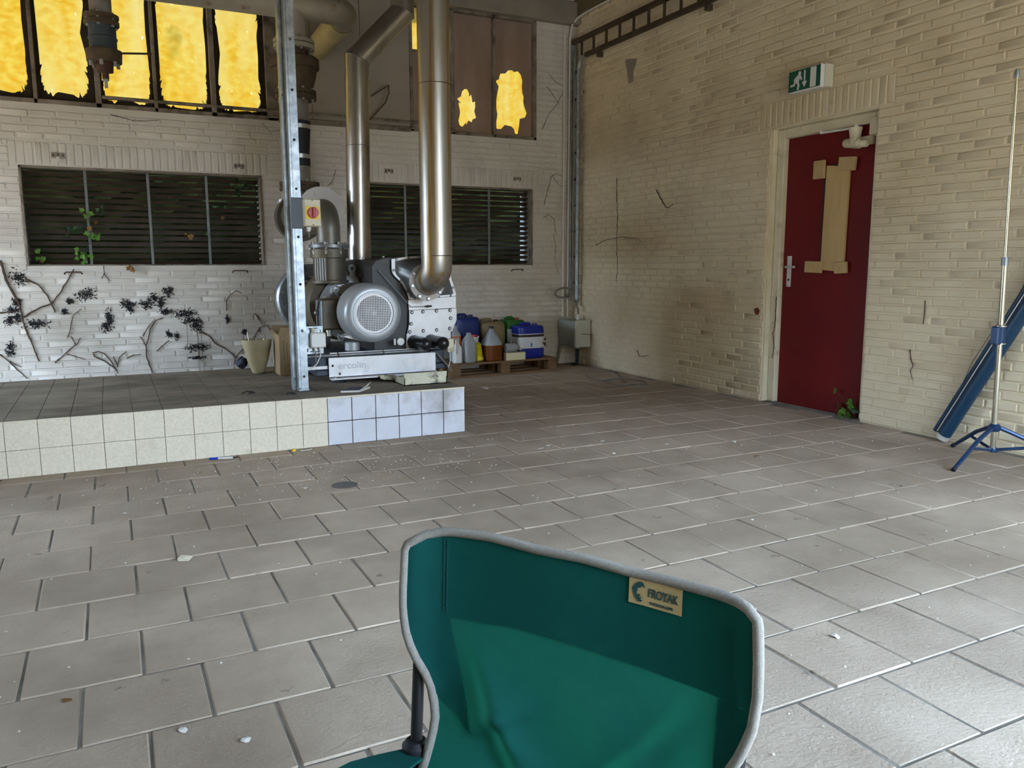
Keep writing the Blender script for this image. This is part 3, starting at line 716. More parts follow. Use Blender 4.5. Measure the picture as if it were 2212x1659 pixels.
for p in ((1.385, 5.46), (2.0, 5.46), (1.385, 6.35), (2.0, 6.35)):
    m = MB(); m.lathe([(0,0),(.05,0),(.048,.045),(0,.045)], (p[0], p[1], ZP+.0005)); m.build('rubber_foot', 'rubber', B)
# motor
CX, CZ, AX = 1.61, .782, (0,-1,0)
mot = MB(); mot.lathe([(.160,-.36),(.176,-.36),(.176,-.04),(.160,-.04)], (CX, 5.52, CZ), AX, 40)
for k in range(44):
    a = 2*pi*k/44; c_, s_ = math.cos(a), math.sin(a)
    if abs(a-pi) < .45: continue
    pp = []
    for rr_, w_ in ((.170, .0035), (.202, .002)):
        pp += [(rr_*c_-w_*s_, rr_*s_+w_*c_), (rr_*c_+w_*s_, rr_*s_-w_*c_)]
    pp = [pp[0], pp[1], pp[3], pp[2]]
    mot.prism(pp, lambda x, z: (CX+x, 5.56, CZ+z), lambda x, z: (CX+x, 5.86, CZ+z))
motor = mot.build('motor_body', 'cast', B)
m = MB(); m.lathe([(.205,-.20),(.205,-.03),(.203,-.012),(.195,.006),(.18,.018),(.160,.022),(.152,.022),(.150,.028),(.136,.028),(.134,.020),(.134,-.01),(.198,-.03),(.198,-.20)], (CX, 5.352, CZ), AX, 56); m.build('fan_cover', 'motor_grey', B)
m = MB(); m.torus((CX, 5.3325, CZ), AX, .1505, .0018, 48, 6); m.torus((CX, 5.3255, CZ), AX, .137, .0014, 48, 6); m.build('groove_shade_ring', 'alu_dark', B)  # dark rings paint the shade of the grooves in the cover
m = MB(); m.lathe([(0,0),(.05,0),(.05,-.05),(.17,-.055),(.17,-.06),(0,-.06)], (CX, 5.41, CZ), AX, 32)
for k in range(10):
    a = 2*pi*k/10; c_, s_ = math.cos(a), math.sin(a); w_ = .0025
    m.prism([(.045*c_-w_*s_, .045*s_+w_*c_), (.045*c_+w_*s_, .045*s_-w_*c_), (.165*c_+w_*s_, .165*s_-w_*c_), (.165*c_-w_*s_, .165*s_+w_*c_)], lambda x, z: (CX+x, 5.405, CZ+z), lambda x, z: (CX+x, 5.466, CZ+z))
m.build('cooling_fan', 'rubber', B)
g = MB(); pit = .0118; nb = 11
for i in range(-nb, nb+2):
    x = (i-.5)*pit
    if abs(x) < .134:
        h = math.sqrt(.135**2-x*x); hx = .0019
        g.box((CX+x-hx, 5.3335, CZ-h), (CX+x+hx, 5.336, CZ+h)); g.box((CX-h, 5.3335, CZ+x-hx), (CX+h, 5.336, CZ+x+hx))
ro = MB()
n = 48; ring = lambda r, y: [(CX+r*math.cos(2*pi*k/n), y, CZ+r*math.sin(2*pi*k/n)) for k in range(n)]
g.ring([ring(.122,5.333), ring(.137,5.333), ring(.137,5.337), ring(.122,5.337), ring(.122,5.333)], cap0=False, cap1=False)
g.box((CX-.010, 5.331, CZ-.010), (CX+.010, 5.337, CZ+.010)); gr = g.build('fan_grille', 'alu', B, 0)
m = MB(); m.cyl((CX, 5.329, CZ), (CX, 5.333, CZ), .004, 10); m.build('grille_bolt', 'black', gr)
m = MB(); m.lathe([(0,-.05),(.242,-.05),(.242,-.015),(.236,-.012),(.20,0),(0,0)], (CX-.01, 5.85, CZ+.01), AX, 48); fl = m.build('motor_flange', 'motor_grey', B)
bolts([(CX-.01+.222*math.cos(a), 5.862, CZ+.01+.222*math.sin(a)) for a in [pi*(.125+.25*k) for k in range(8)]], AX, .013, .012, 'bolt', fl)
m = MB(); m.lathe([(0,-.02),(.25,-.02),(.262,-.06),(.262,-.28),(.24,-.32),(.20,-.33),(.20,-.42),(0,-.42)], (CX-.06, 5.90, CZ+.03), AX, 44); bell = m.build('bell_housing', 'cast_brown', B)
for k in range(14):
    a = pi*(.55+.9*k/13); m = MB(); c_, s_ = math.cos(a), math.sin(a)
    m.tube([(CX-.06+.262*c_, 6.17, CZ+.03+.262*s_), (CX-.06+.25*c_, 6.34, CZ+.03+.25*s_)], .008, 6); m.build('rib', 'cast', bell)
m = MB(); m.lathe([(0,-.02),(.20,-.02),(.215,-.01),(.255,0),(.27,-.015),(.272,-.07),(.255,-.085),(0,-.09)], (CX-.185, 6.40, CZ+.065), AX, 48); m.build('belt_guard', 'galv', B)
m = MB(); m.box((1.325, 5.63, .655), (1.452, 5.80, .875), .012); tb = m.build('terminal_box', 'cast', B)
m = MB(); m.box((1.315, 5.635, .665), (1.33, 5.795, .865), .004); m.tube([(1.308,5.66,.86),(1.308,5.72,.80),(1.308,5.72,.68)], .007, 8); m.sph((1.305,5.72,.775), .02, 6); m.build('lid', 'alu_dark', tb)
m = MB(); m.lathe([(0,-.05),(.018,-.05),(.018,-.02),(.024,-.02),(.024,.0),(0,0)], (1.385, 5.70, .657), n=12); m.build('cable_gland', 'bolt', tb)
for c_, ax in (((1.430,5.66,.945), (.3,-1,.2)), ((1.445,5.60,.605), (.3,-1,.3)), ((1.62,5.90,1.085), (.2,-1,0))):
    m = MB(); m.torus(c_, ax, .024, .008, 20, 8); m.cyl(Vector(c_)-Vector((0,0,.022)), Vector(c_)-Vector((-.03,-.02,.05)), .012, 10); m.build('lifting_eye', 'motor_grey', B)
m = MB(); m.box((1.595, 5.89, .99), (1.69, 6.0, 1.06), .005); m.box((1.67, 5.86, 1.0), (1.72, 5.9, 1.055), .003); m.build('oil_block', 'alu_dark', B)
m = MB(); m.prism([(1.42,.62),(1.56,.58),(1.60,.595),(1.50,.64)], lambda x, z: (x, 5.44, z), lambda x, z: (x, 5.60, z)); m.build('motor_bracket', 'alu', B)
m = MB(); m.lathe([(0,0),(.03,0),(.03,.02),(.052,.03),(.052,.085),(.045,.09),(0,.09)], (1.495, 5.50, .49)); m.build('vibration_mount', 'motor_grey', B)
m = MB(); m.lathe([(0,0),(.03,0),(.05,.03),(.05,.085),(0,.09)], (1.40, 5.95, .49)); m.build('vibration_mount', 'motor_grey', B)
# intake column with flanges
ic = (1.455, 5.90)
m = MB(); m.lathe([(0,.98),(.135,.98),(.135,1.0),(.118,1.005),(.118,1.16),(.138,1.165),(.138,1.225),(.10,1.23),(0,1.23)], (*ic, 0), n=40); col_ = m.build('intake_column', 'cast', B)
for k in range(8):
    a = pi/8+k*pi/4; m = MB(); x, y = ic[0]+.128*math.cos(a), ic[1]+.128*math.sin(a)
    m.lathe([(0,1.19),(.014,1.19),(.014,1.215),(.009,1.22),(.009,1.262),(.015,1.262),(.015,1.276),(0,1.276)], (x, y, 0), n=8); m.build('bolt', 'bolt', col_)
for k in range(5):
    a = -2.7+k*.16; m = MB(); x, y = ic[0]+.124*math.cos(a), ic[1]+.124*math.sin(a); m.cyl((x,y,1.0),(x,y,1.17), .006, 8); m.build('rod', 'bolt', col_)
m = MB(); m.lathe([(.08,1.236),(.146,1.236),(.146,1.258),(.088,1.262),(.08,1.262)], (*ic, 0), n=40); m.build('intake_flange', 'alu_dark', B)
m = MB(); cz = 1.36
pts = [(*ic, 1.25), (*ic, 1.29)]+[(ic[0], ic[1]+.15*(1-math.cos(a)), 1.36+.15*math.sin(a)) for a in [pi/2*i/9 for i in range(10)]]+[(ic[0], 6.09, 1.51)]
m.tube(pts, .086, 28); el = m.build('intake_elbow', 'duct_grey', B)
m = MB(); m.torus((*ic, 1.276), (0,0,1), .0865, .004, 28, 6); m.build('weld_seam', 'alu_dark', el)
# silencer drum behind the elbow
m = MB(); m.lathe([(0,0),(.173,0),(.173,.006),(0,.006)], (1.45, 6.065, 1.515), (0,1,0), 48); m.build('front_plate', 'plate_white', B)
m = MB(); m.lathe([(0,.006),(.160,.006),(.160,.74),(0,.74)], (1.45, 6.065, 1.51), (0,1,0), 40); m.build('silencer_drum', 'duct_grey', B)
m = MB(); m.lathe([(0,.76),(.19,.76),(.195,.78),(.195,.84),(.18,.87),(.10,.90),(0,.91)], (1.45, 6.065, 1.50), (0,1,0), 44); dr = m.build('drum_end', 'cast', B)
bolts([(1.45+.198*math.cos(a), 6.86, 1.50+.198*math.sin(a)) for a in (2.4, 4.4, .6)], (0,1,0), .016, .03, 'bolt', dr)
# black sound hood
sec = [(1.66,.50),(1.66,1.10),(1.69,1.14),(1.76,1.158),(2.05,1.17),(2.16,1.15),(2.22,1.09),(2.26,.90),(2.26,.50)]
m = MB(); m.prism(sec, lambda x, z: (x, 5.52, z), lambda x, z: (x, 6.38, z)); hood = m.build('sound_hood', 'black_body', B)
bolts([(1.80, 5.70, 1.166), (1.74, 6.0, 1.16)], (0,0,1), .01, .01, 'bolt', hood)
m = MB(); m.tube([(1.66,5.75,1.04),(1.66,6.3,1.04)], .02, 10); m.build('side_pipe', 'black_body', hood)
# silver front cone
outl = [(1.795,1.15),(1.90,1.168),(2.03,1.176),(2.13,1.165),(2.19,1.125),(2.227,1.067),(2.262,.97),(2.287,.882),(2.10,.872),(1.916,.862),(1.900,.92),(1.862,.985),(1.812,1.035),(1.795,1.06)]
def resample(poly, n):
    P = [Vector((p[0], p[1], 0)) for p in poly]; L_ = [(P[(i+1)%len(P)]-P[i]).length for i in range(len(P))]; tot = sum(L_); out = []
    for k in range(n):
        d = tot*k/n; i = 0
        while d > L_[i]: d -= L_[i]; i += 1
        out.append(P[i].lerp(P[(i+1)%len(P)], d/L_[i]))
    return [(p.x, p.y) for p in out]
HC = (2.012, .990); NO = 56
ou = resample(outl, NO); cxm = sum(p[0] for p in ou)/NO; czm = sum(p[1] for p in ou)/NO
shr = lambda p, d: (p[0]+(cxm-p[0])*d, p[1]+(czm-p[1])*d)
a0 = math.atan2(ou[0][1]-HC[1], ou[0][0]-HC[0])
circ = []
for p in ou:
    a = math.atan2(p[1]-HC[1], p[0]-HC[0]); circ.append((HC[0]+.118*math.cos(a), HC[1]+.118*math.sin(a)))
m = MB(); rings = []
for tt_ in [0, .1, .25, .45, .65, .85, 1]:
    e = tt_*tt_*(3-2*tt_)*.55+tt_*.45
    rings.append([((shr(p, .09)[0])*(1-tt_)+q[0]*tt_, 5.494-.13*e*(.35+.65*tt_), shr(p, .09)[1]*(1-tt_)+q[1]*tt_) for p, q in zip(ou, circ)])
m.ring(rings, cap0=False, cap1=True); m.build('outlet_cone', 'alu_dark', B, 60)
m = MB(); m.ring([[(p[0], 5.50, p[1]) for p in ou], [(p[0], 5.488, p[1]) for p in ou], [(shr(p,.095)[0], 5.488, shr(p,.095)[1]) for p in ou], [(shr(p,.095)[0], 5.50, shr(p,.095)[1]) for p in ou]], cap0=False, cap1=False)
rim = m.build('cone_rim', 'alu', B, 30)
bolts([(shr(ou[k], .05)[0], 5.487, shr(ou[k], .05)[1]) for k in range(1, NO, 4)], AX, .009, .006, 'rivet', rim, 'alu_dark')
m = MB(); m.lathe([(.10,.0),(.132,.0),(.132,.014),(.10,.014)], (HC[0], 5.375, HC[1]), AX, 44); of = m.build('outlet_flange', 'plate_white', B)
bolts([(HC[0]+.117*math.cos(a), 5.36, HC[1]+.117*math.sin(a)) for a in (2.6, 3.35, 4.15, 4.75, 5.6, .4)], AX, .015, .012, 'bolt', of)
# silver lower panels
for poly, yy in (([(1.914,.860),(2.285,.878),(2.284,.795),(1.918,.788)], 5.497), ([(1.918,.785),(2.285,.790),(2.284,.705),(2.246,.622),(1.898,.616),(1.915,.69)], 5.488), ([(1.896,.615),(2.240,.620),(2.236,.50),(1.892,.50)], 5.497)):
    m = MB(); m.prism(poly, lambda x, z: (x, yy, z), lambda x, z: (x, yy+.02, z)); pn = m.build('front_panel', 'alu', B, 0)
    if yy < 5.49:
        bl = [(1.937,.772),(2.02,.774),(2.125,.777),(2.232,.778),(1.928,.69),(2.236,.72),(1.917,.632),(2.02,.635),(2.125,.637),(2.228,.645)]
        for (x, z) in bl:
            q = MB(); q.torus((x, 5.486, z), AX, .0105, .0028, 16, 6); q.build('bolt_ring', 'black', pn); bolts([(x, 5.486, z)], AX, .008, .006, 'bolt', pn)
m = MB(); m.tube([(1.70, 5.50, 1.075), (1.925, 5.475, .812), (2.055, 5.48, .812)], .0035, 8); ld = m.build('pull_rod', 'bolt', B)
m = MB(); m.tube([(2.035, 5.478, .812), (2.05, 5.476, .813), (2.085, 5.476, .814)], [.004, .009, .006], 10); m.build('rod_grip', 'black', ld)
for x in (1.945, 2.075):
    m = MB(); R_ = .047
    m.lathe([(0,0),(.05,0),(.052,.02),(R_,.04),(R_,.24)]+[(R_*math.cos(pi/2*k/8), .24+R_*math.sin(pi/2*k/8)) for k in range(1, 9)], (x+.005, 5.50, .556), (0,-1,.02), 28); m.build('air_filter', 'black_gloss', B)
m = MB(); m.lathe([(0,0),(.026,0),(.026,.03),(0,.033)], (1.822, 5.44, .572), AX, 24); m.box((1.775, 5.425, .548), (1.79, 5.44, .592), .002); m.build('white_knob', 'white_plastic', B)
m = MB(); m.box((2.175, 5.40, .478), (2.225, 5.45, .575), .004); sb = m.build('sensor_box', 'cream_plastic', B)
m = MB(); m.tube([(2.215,5.42,.568),(2.25,5.40,.575),(2.255,5.40,.56),(2.255,5.40,.46)], .010, 10); m.build('elbow_fitting', 'bolt', sb)
m = MB(); m.tube([(2.20,5.42,.478),(2.195,5.40,.42),(2.17,5.38,.37)], .004, 8); m.build('sensor_cable', 'wire_white', sb)
m = MB(); m.tube([(2.02,5.47,.50),(2.10,5.42,.47),(2.17,5.39,.38),(2.19,5.36,.345)], .006, 8); m.build('drain_hose', 'cable_grey', B)
# ================================================================== PIPES
t = thing('exhaust_duct', 'tall straight steel duct with painted yellow reflection streaks above the silver hood', 'duct pipe', (2.06, 5.23, 1.0))
px_, py_ = 2.042, 5.24
m = MB(); m.tube([(px_-.004, py_, 1.17), (px_, py_, 3.95)], .1085, 36); dpo = m.build('duct', 'steel_reflect_streak', t)
m = MB()
for z in (2.305, 1.172): m.torus((px_, py_, z), (0,0,1), .1088, .0028, 36, 6)
m.build('seam', 'rust', dpo)
m = MB()
pts = [(px_-.004, py_, 1.175), (px_-.004, py_, 1.09), (px_-.012, py_+.03, 1.035), (px_-.022, py_+.09, 1.0), (px_-.028, py_+.132, .99)]
m.tube(pts, [.107, .107, .106, .10, .096], 36); m.build('bend', 'steel_reflect_streak', t)
t = thing('offset_duct', 'shiny steel duct with an angled offset rising from the black hood', 'duct pipe', (1.76, 6.1, 1.15))
def miter(pts, r, n=36):
    P = [Vector(p) for p in pts]; rings = []; u0 = Vector((0,1,0))
    for i, p in enumerate(P):
        d0 = (P[i]-P[i-1]).normalized() if i else (P[1]-P[0]).normalized(); d1 = (P[i+1]-P[i]).normalized() if i < len(P)-1 else d0
        tn = (d0+d1).normalized(); v = tn.cross(u0).normalized(); k = 1/max(.5, d0.dot(tn))
        rings.append([p+(u0*math.cos(2*pi*j/n)+v*k*math.sin(2*pi*j/n))*r for j in range(n)])
    return rings
pp = [(1.735, 6.1, 1.152), (1.762, 6.1, 2.625), (2.128, 6.1, 3.005), (2.132, 6.1, 3.95)]
rg = miter(pp, .0885)
for i in range(3):
    m = MB(); m.ring(rg[i:i+2]); m.build('duct_section', 'steel', t)
m = MB()
for r_ in (rg[1], rg[2]): m.tube([Vector(p) for p in r_], .0025, 6, closed=True)
m.torus((1.75, 6.1, 2.0), (0,0,1), .0895, .0025, 32, 6); m.build('seam', 'alu_dark', t)
# valve column
vx, vy = 1.432, 6.70
t = thing('valve_column', 'rusty flanged check valve column with a black rubber sleeve', 'valve pipe', (vx, vy, 1.66))
L_ = lambda pr, nm, mt, n=36: (lambda mm: mm.build(nm, mt, t))(MB().lathe(pr, (vx, vy, 0), n=n))
L_([(0,1.64),(.085,1.64),(.085,1.95),(0,1.95)], 'lower_pipe', 'pipe_grey')
bf = L_([(0,1.705),(.158,1.705),(.158,1.735),(.14,1.737),(.14,1.742),(.158,1.744),(.158,1.772),(0,1.772)], 'lower_flange', 'rust')
rs = L_([(0,1.90),(.09,1.90),(.092,1.94),(.088,2.0),(.10,2.18),(.102,2.25),(0,2.25)], 'rubber_sleeve', 'rubber')
for z in (1.975, 2.205):
    mm = MB(); r_ = .094 if z < 2.1 else .104; mm.lathe([(r_-.01,-.016),(r_,-.016),(r_,.016),(r_-.01,.016)], (vx, vy, z), n=36); mm.build('hose_clamp', 'bolt', rs)
L_([(0,2.24),(.09,2.24),(.09,2.45),(0,2.45)], 'middle_pipe', 'pipe_grey')
mf = L_([(0,2.415),(.158,2.415),(.158,2.445),(.14,2.447),(.14,2.452),(.158,2.454),(.158,2.482),(0,2.482)], 'middle_flange', 'rust')
L_([(0,2.48),(.125,2.48),(.14,2.52),(.163,2.60),(.168,2.645),(.186,2.65),(.19,2.67),(.188,2.72),(.17,2.735),(.11,2.74),(.105,2.80),(0,2.80)], 'valve_body', 'rust')
tf = L_([(0,2.795),(.158,2.795),(.158,2.825),(.14,2.828),(.14,2.833),(.158,2.836),(.158,2.862),(0,2.862)], 'upper_flange', 'pipe_white')
for fo, z in ((bf, 1.738), (mf, 2.449), (tf, 2.83)):
    for k in range(8):
        a = k*pi/4+.2; mm = MB(); mm.lathe([(0,-.052),(.011,-.052),(.011,-.036),(.007,-.036),(.007,.036),(.012,.036),(.012,.050),(0,.05)], (vx+.137*math.cos(a), vy+.137*math.sin(a), z), n=8); mm.build('bolt', 'bolt', fo)
zt = 3.13
m = MB(); m.tube([(vx, vy, 2.86), (vx, vy, zt)], .092, 28); m.tube([(vx-.15, vy, zt), (1.72, vy, zt)], .105, 28); m.build('riser_tee', 'pipe_white', t)
m = MB(); m.tube([(1.70, vy, zt)]+[(1.72+.155*math.sin(a), vy+.155*(1-math.cos(a)), zt) for a in [pi/2*i/10 for i in range(11)]]+[(1.875, vy+.20, zt)], .108, 28); m.build('elbow', 'pipe_white', t)
m = MB(); m.tube([(1.875, vy+.19, zt), (1.885, Y+.01, zt-.02)], .106, 28); m.build('wall_pipe', 'pipe_window_lit', t)
m = MB(); m.torus((1.875, vy+.195, zt), (0,1,0), .1075, .004, 28, 6); m.build('rust_seam', 'rust', t)
m = MB(); m.tube([(vx-.15, vy, zt), (-2.8, vy, zt)], .105, 24); m.build('header_pipe', 'pipe_white', t)
# hanging valve by the yellow windows
hx_, hy_ = .075, 6.5
t = thing('hanging_valve', 'blue-grey flanged valve hanging in front of the amber windows', 'valve', (hx_, hy_, 2.4))
H = lambda pr, nm, mt, n=32: (lambda mm: mm.build(nm, mt, t))(MB().lathe(pr, (hx_, hy_, 0), n=n))
H([(0,2.80),(.07,2.80),(.07,3.95),(0,3.95)], 'drop_pipe', 'pipe_grey')
f1 = H([(0,2.755),(.108,2.755),(.112,2.76),(.112,2.785),(.10,2.79),(.10,2.80),(.112,2.805),(.112,2.825),(0,2.825)], 'upper_flange', 'rust')
H([(0,2.57),(.088,2.57),(.088,2.66),(.094,2.665),(.094,2.675),(.088,2.68),(.088,2.755),(0,2.755)], 'valve_body', 'valve_blue')
f2 = H([(0,2.515),(.112,2.515),(.114,2.55),(.116,2.57),(.116,2.592),(0,2.592)], 'lower_flange', 'rust')
H([(0,2.45),(.052,2.45),(.056,2.49),(.056,2.515),(0,2.515)], 'reducer', 'rust_bar')
H([(0,2.40),(.022,2.40),(.022,2.45),(0,2.45)], 'nipple', 'rust_bar')
H([(0,2.345),(.011,2.345),(.011,2.39),(.022,2.392),(.022,2.405),(0,2.405)], 'drain_tap', 'bolt')
for fo, z in ((f1, 2.79), (f2, 2.53)):
    for k in range(6):
        a = k*pi/3+.3; mm = MB(); mm.lathe([(0,-.046),(.012,-.046),(.012,.046),(0,.046)], (hx_+.09*math.cos(a), hy_+.09*math.sin(a), z), n=8); mm.build('bolt', 'bolt', fo)
m = MB(); m.tube([(hx_+.08, hy_, 2.585), (hx_+.29, hy_-.01, 2.602)], .012, 8, sq=.6); m.sph((hx_+.29, hy_-.01, 2.602), .017, 6); m.build('lever_handle', 'rust_bar', t)
# rod and thin pipes below the windows
m = MB(); m.tube([(.05, Y-.03, 2.515), (3.25, Y-.03, 2.51)], .012, 8); m.tube([(1.2, Y-.02, 2.46), (3.3, Y-.02, 2.455)], .008, 8); m.thing('window_opener_rod', 'frame', 'thin painted rod running along the foot of the windows', 'rod')
t = thing('window_opener', 'small dark hinged window stay leaning off the boarded bay', 'window stay', (2.36, Y-.03, 2.5))
m = MB(); m.tube([(2.36, Y-.04, 2.50), (2.50, Y-.10, 2.66), (2.53, Y-.12, 2.75)], .007, 6); m.build('arm', 'rust', t)
m = MB(); m.tube([(2.38, Y-.03, 2.72), (2.53, Y-.12, 2.82)], .007, 6); m.tube([(2.53, Y-.12, 2.82),(2.53,Y-.12,2.74)], .009, 6); m.build('link', 'rust', t)
m = MB(); m.tube([(1.745, Y-.02, 2.50), (1.745, Y-.02, 1.75)], .011, 8); m.thing('drop_conduit', 'wire_white', 'thin conduit dropping from the window rod beside the rubber sleeve', 'conduit')
m = MB(); m.tube([(1.64, Y-.045, 2.43), (1.64, Y-.045, 1.66)], .035, 12); m.thing('drop_pipe', 'board', 'grey painted pipe on the back wall behind the valve column', 'pipe')
# ---- galvanised post with isolator switch
t = thing('strut_post', 'galvanised steel double channel post standing on the plinth', 'post', (1.07, 5.2, ZP))
def channel(x0, x1, y0, y1, z0, z1, hx, hz, r, rib, th=.006):
    H = [(hx, z, r, r) for z in hz]
    m = drilled((x0, y0, z0), (x1, y0+th, z1), H); m.box((x0, y0+th, z0), (x0+th, y1, z1)); m.box((x1-th, y0+th, z0), (x1, y1, z1))
    inside = rib[0] < hx < rib[1]; q = drilled((rib[0], y0-.004, z0), (rib[1], y0, z1), H if inside else []); m.add(q.v, q.f); return m
HZ = [.40+.2955*k for k in range(12)]
ch1 = channel(1.048, 1.108, 5.165, 5.225, ZP+.012, ZC, 1.081, HZ, .0085, (1.062, 1.096)).build('front_channel', 'galv', t, 0)
ch2 = channel(1.026, 1.086, 5.235, 5.30, ZP, ZC, 1.0345, [z-.02 for z in HZ], .0065, (1.044, 1.070)).build('rear_channel', 'galv', t, 0)
m = MB(); m.box((1.045, 5.16, ZP), (1.112, 5.23, ZP+.02), .004); m.build('foot_plate', 'galv', t)
t = thing('isolator_switch', 'cream switch box with a red knob on a yellow square', 'switch', (1.16, 5.15, 1.35))
m = MB(); m.box((1.043, 5.148, 1.338), (1.118, 5.1615, 1.528), .004); m.build('mounting_plate', 'grey_tape', t)
m = MB(); m.box((1.112, 5.14, 1.352), (1.222, 5.215, 1.520), .006); m.box((1.120, 5.128, 1.354), (1.220, 5.142, 1.518), .004); m.build('case', 'cream_plastic', t)
m = MB(); m.box((1.126, 5.1245, 1.396), (1.215, 5.130, 1.474), .001); yp = m.build('yellow_plate', 'yellow_plate', t)
m = MB(); m.lathe([(0,0),(.035,0),(.033,.02),(0,.022)], (1.171, 5.126, 1.436), AX, 28); m.box((1.164, 5.085, 1.404), (1.178, 5.108, 1.468), .004); m.build('red_knob', 'red_knob', yp)
bolts([(1.169, 5.129, 1.511), (1.171, 5.129, 1.361)], AX, .004, .003, 'screw', t, 'black')
m = MB(); m.lathe([(0,0),(.018,0),(.018,-.018),(.014,-.02),(.014,-.032),(0,-.032)], (1.150, 5.18, 1.354), n=12); m.build('cable_gland', 'white_plastic', t)
m = MB(); m.cyl((1.150, 5.18, 1.325), (1.152, 5.18, 1.285), .006, 8); m.build('cable_stub', 'cable_grey', t)
t = thing('junction_box', 'white square junction box on a slotted plate beside the post', 'junction box', (1.19, 5.22, .55))
m = drilled((1.085, 5.245, .535), (1.232, 5.252, .715), [(1.15,.702,.012,.003),(1.185,.703,.012,.003),(1.215,.685,.003,.009),(1.122,.56,.01,.012),(1.157,.55,.012,.003),(1.195,.548,.012,.003)]); m.build('slotted_plate', 'galv', t, 0)
m = MB(); m.box((1.142, 5.20, .578), (1.240, 5.246, .675), .006); jb = m.build('case', 'white_plastic', t)
bolts([(1.153,5.20,.666),(1.23,5.20,.666),(1.153,5.20,.588),(1.23,5.20,.588)], AX, .005, .003, 'screw', jb, 'cream_plastic')
for x in (1.172, 1.206):
    m = MB(); m.lathe([(0,0),(.009,0),(.009,-.02),(0,-.02)], (x, 5.222, .579), n=10); m.build('cable_gland', 'white_plastic', jb)
m = MB(); m.lathe([(0,0),(.013,0),(.013,.03),(0,.03)], (1.163, 5.222, .674), n=10); m.build('top_gland', 'cream_plastic', jb)
m = MB(); m.tube([(1.206,5.222,.56),(1.205,5.222,.52),(1.18,5.222,.47),(1.14,5.222,.44),(1.10,5.23,.425)], .004, 8); m.build('white_cable', 'wire_white', t)
m = MB(); m.tube([(1.172,5.222,.56),(1.176,5.222,.53),(1.172,5.222,.48)], .004, 8); m.build('grey_cable', 'cable_grey', t)

# ================================================================== LOOSE THINGS ON THE PLINTH
t = thing('drip_tray', 'stained cream plastic tray under the blower skid', 'tray', (1.88, 5.3, ZP))
m = MB(); x0, x1, y0, y1, h, th = 1.722, 2.028, 5.06, 5.325, .085, .006
m.box((x0, y0, ZP+.0005), (x1, y1, ZP+.008)); m.box((x0, y0, ZP), (x1, y0+th, ZP+h)); m.box((x0, y1-th, ZP), (x1, y1, ZP+.03)); m.box((x0, y0, ZP), (x0+th, y1, ZP+h*.6)); m.box((x1-th, y0, ZP), (x1, y1, ZP+h*.6))
m.build('tray', 'tray_cream', t, 0)
m = MB(); m.box((x0+th, y0+th, ZP+.008), (x1-th, y1-th, ZP+.020)); m.build('oily_sludge', 'debris_dark', t, 0)
m = MB(); m.tube([(x0+.01, 5.27, ZP+.03), (x0-.06, 5.295, ZP+.035), (x0-.09, 5.30, ZP+.04)], [.018,.02,.012], 12); m.build('spout', 'tray_cream', t)
# booklet
t = thing('booklet', 'creased dusty booklet lying at the edge of the plinth', 'booklet', (1.40, 4.99, ZP))
m = MB(); m.prism([(1.27,4.985),(1.385,4.955),(1.49,5.075),(1.38,5.10)], lambda x, y: (x, y, ZP+.001), lambda x, y: (x, y, ZP+.012)); m.build('pages', 'paper_scrap', t, 0)
m = MB(); m.prism([(1.275,4.99),(1.385,4.96),(1.475,5.07),(1.375,5.098)], lambda x, y: (x, y, ZP+.0122), lambda x, y: (x, y, ZP+.0135)); m.build('cover', 'rock_blue', t, 0)
m = MB(); m.add([(1.385,4.957,ZP+.013),(1.40,4.975,ZP+.014),(1.50,5.08,ZP+.045),(1.47,5.07,ZP+.013),(1.385,4.957,ZP+.0145),(1.40,4.975,ZP+.0155),(1.50,5.08,ZP+.0465),(1.47,5.07,ZP+.0145)], [(0,1,2,3),(7,6,5,4),(0,4,5,1),(1,5,6,2),(2,6,7,3),(3,7,4,0)]); m.build('curled_page', 'paper_scrap', t, 0)
def lump(c, r, seed, sq=(1,1,.8), n=7):
    rnd = random.Random(seed); m = MB(); m.sph((0,0,0), 1, n)
    m.v = [Vector((p.x*sq[0], p.y*sq[1], p.z*sq[2]))*r*(1+rnd.uniform(-.22,.22)) for p in m.v]
    zmin = min(p.z for p in m.v); m.v = [p+Vector((c[0], c[1], c[2]-zmin-.0005)) for p in m.v]; return m
lump((.885, 6.50, ZP), .04, 3, (1,.8,1.1)).thing('blue_stone', 'rock_blue', 'dark blue-grey stone on the rear edge of the plinth', 'stone', smooth=0)
m = MB(); m.tube([(.70,5.22,ZP+.004),(.73,5.25,ZP+.012),(.77,5.25,ZP+.008),(.78,5.23,ZP+.005),(.74,5.215,ZP+.005)], .004, 6); m.thing('cable_tie', 'debris_dark', 'black curled strap scrap on the plinth beside the box', 'scrap')
m = MB(); m.tube([(.945,5.05,ZP+.004),(.96,5.085,ZP+.010),(1.0,5.075,ZP+.006),(.985,5.055,ZP+.004)], .004, 6); m.thing('cable_tie', 'debris_dark', 'short black strap scrap lying in front of the post', 'scrap')
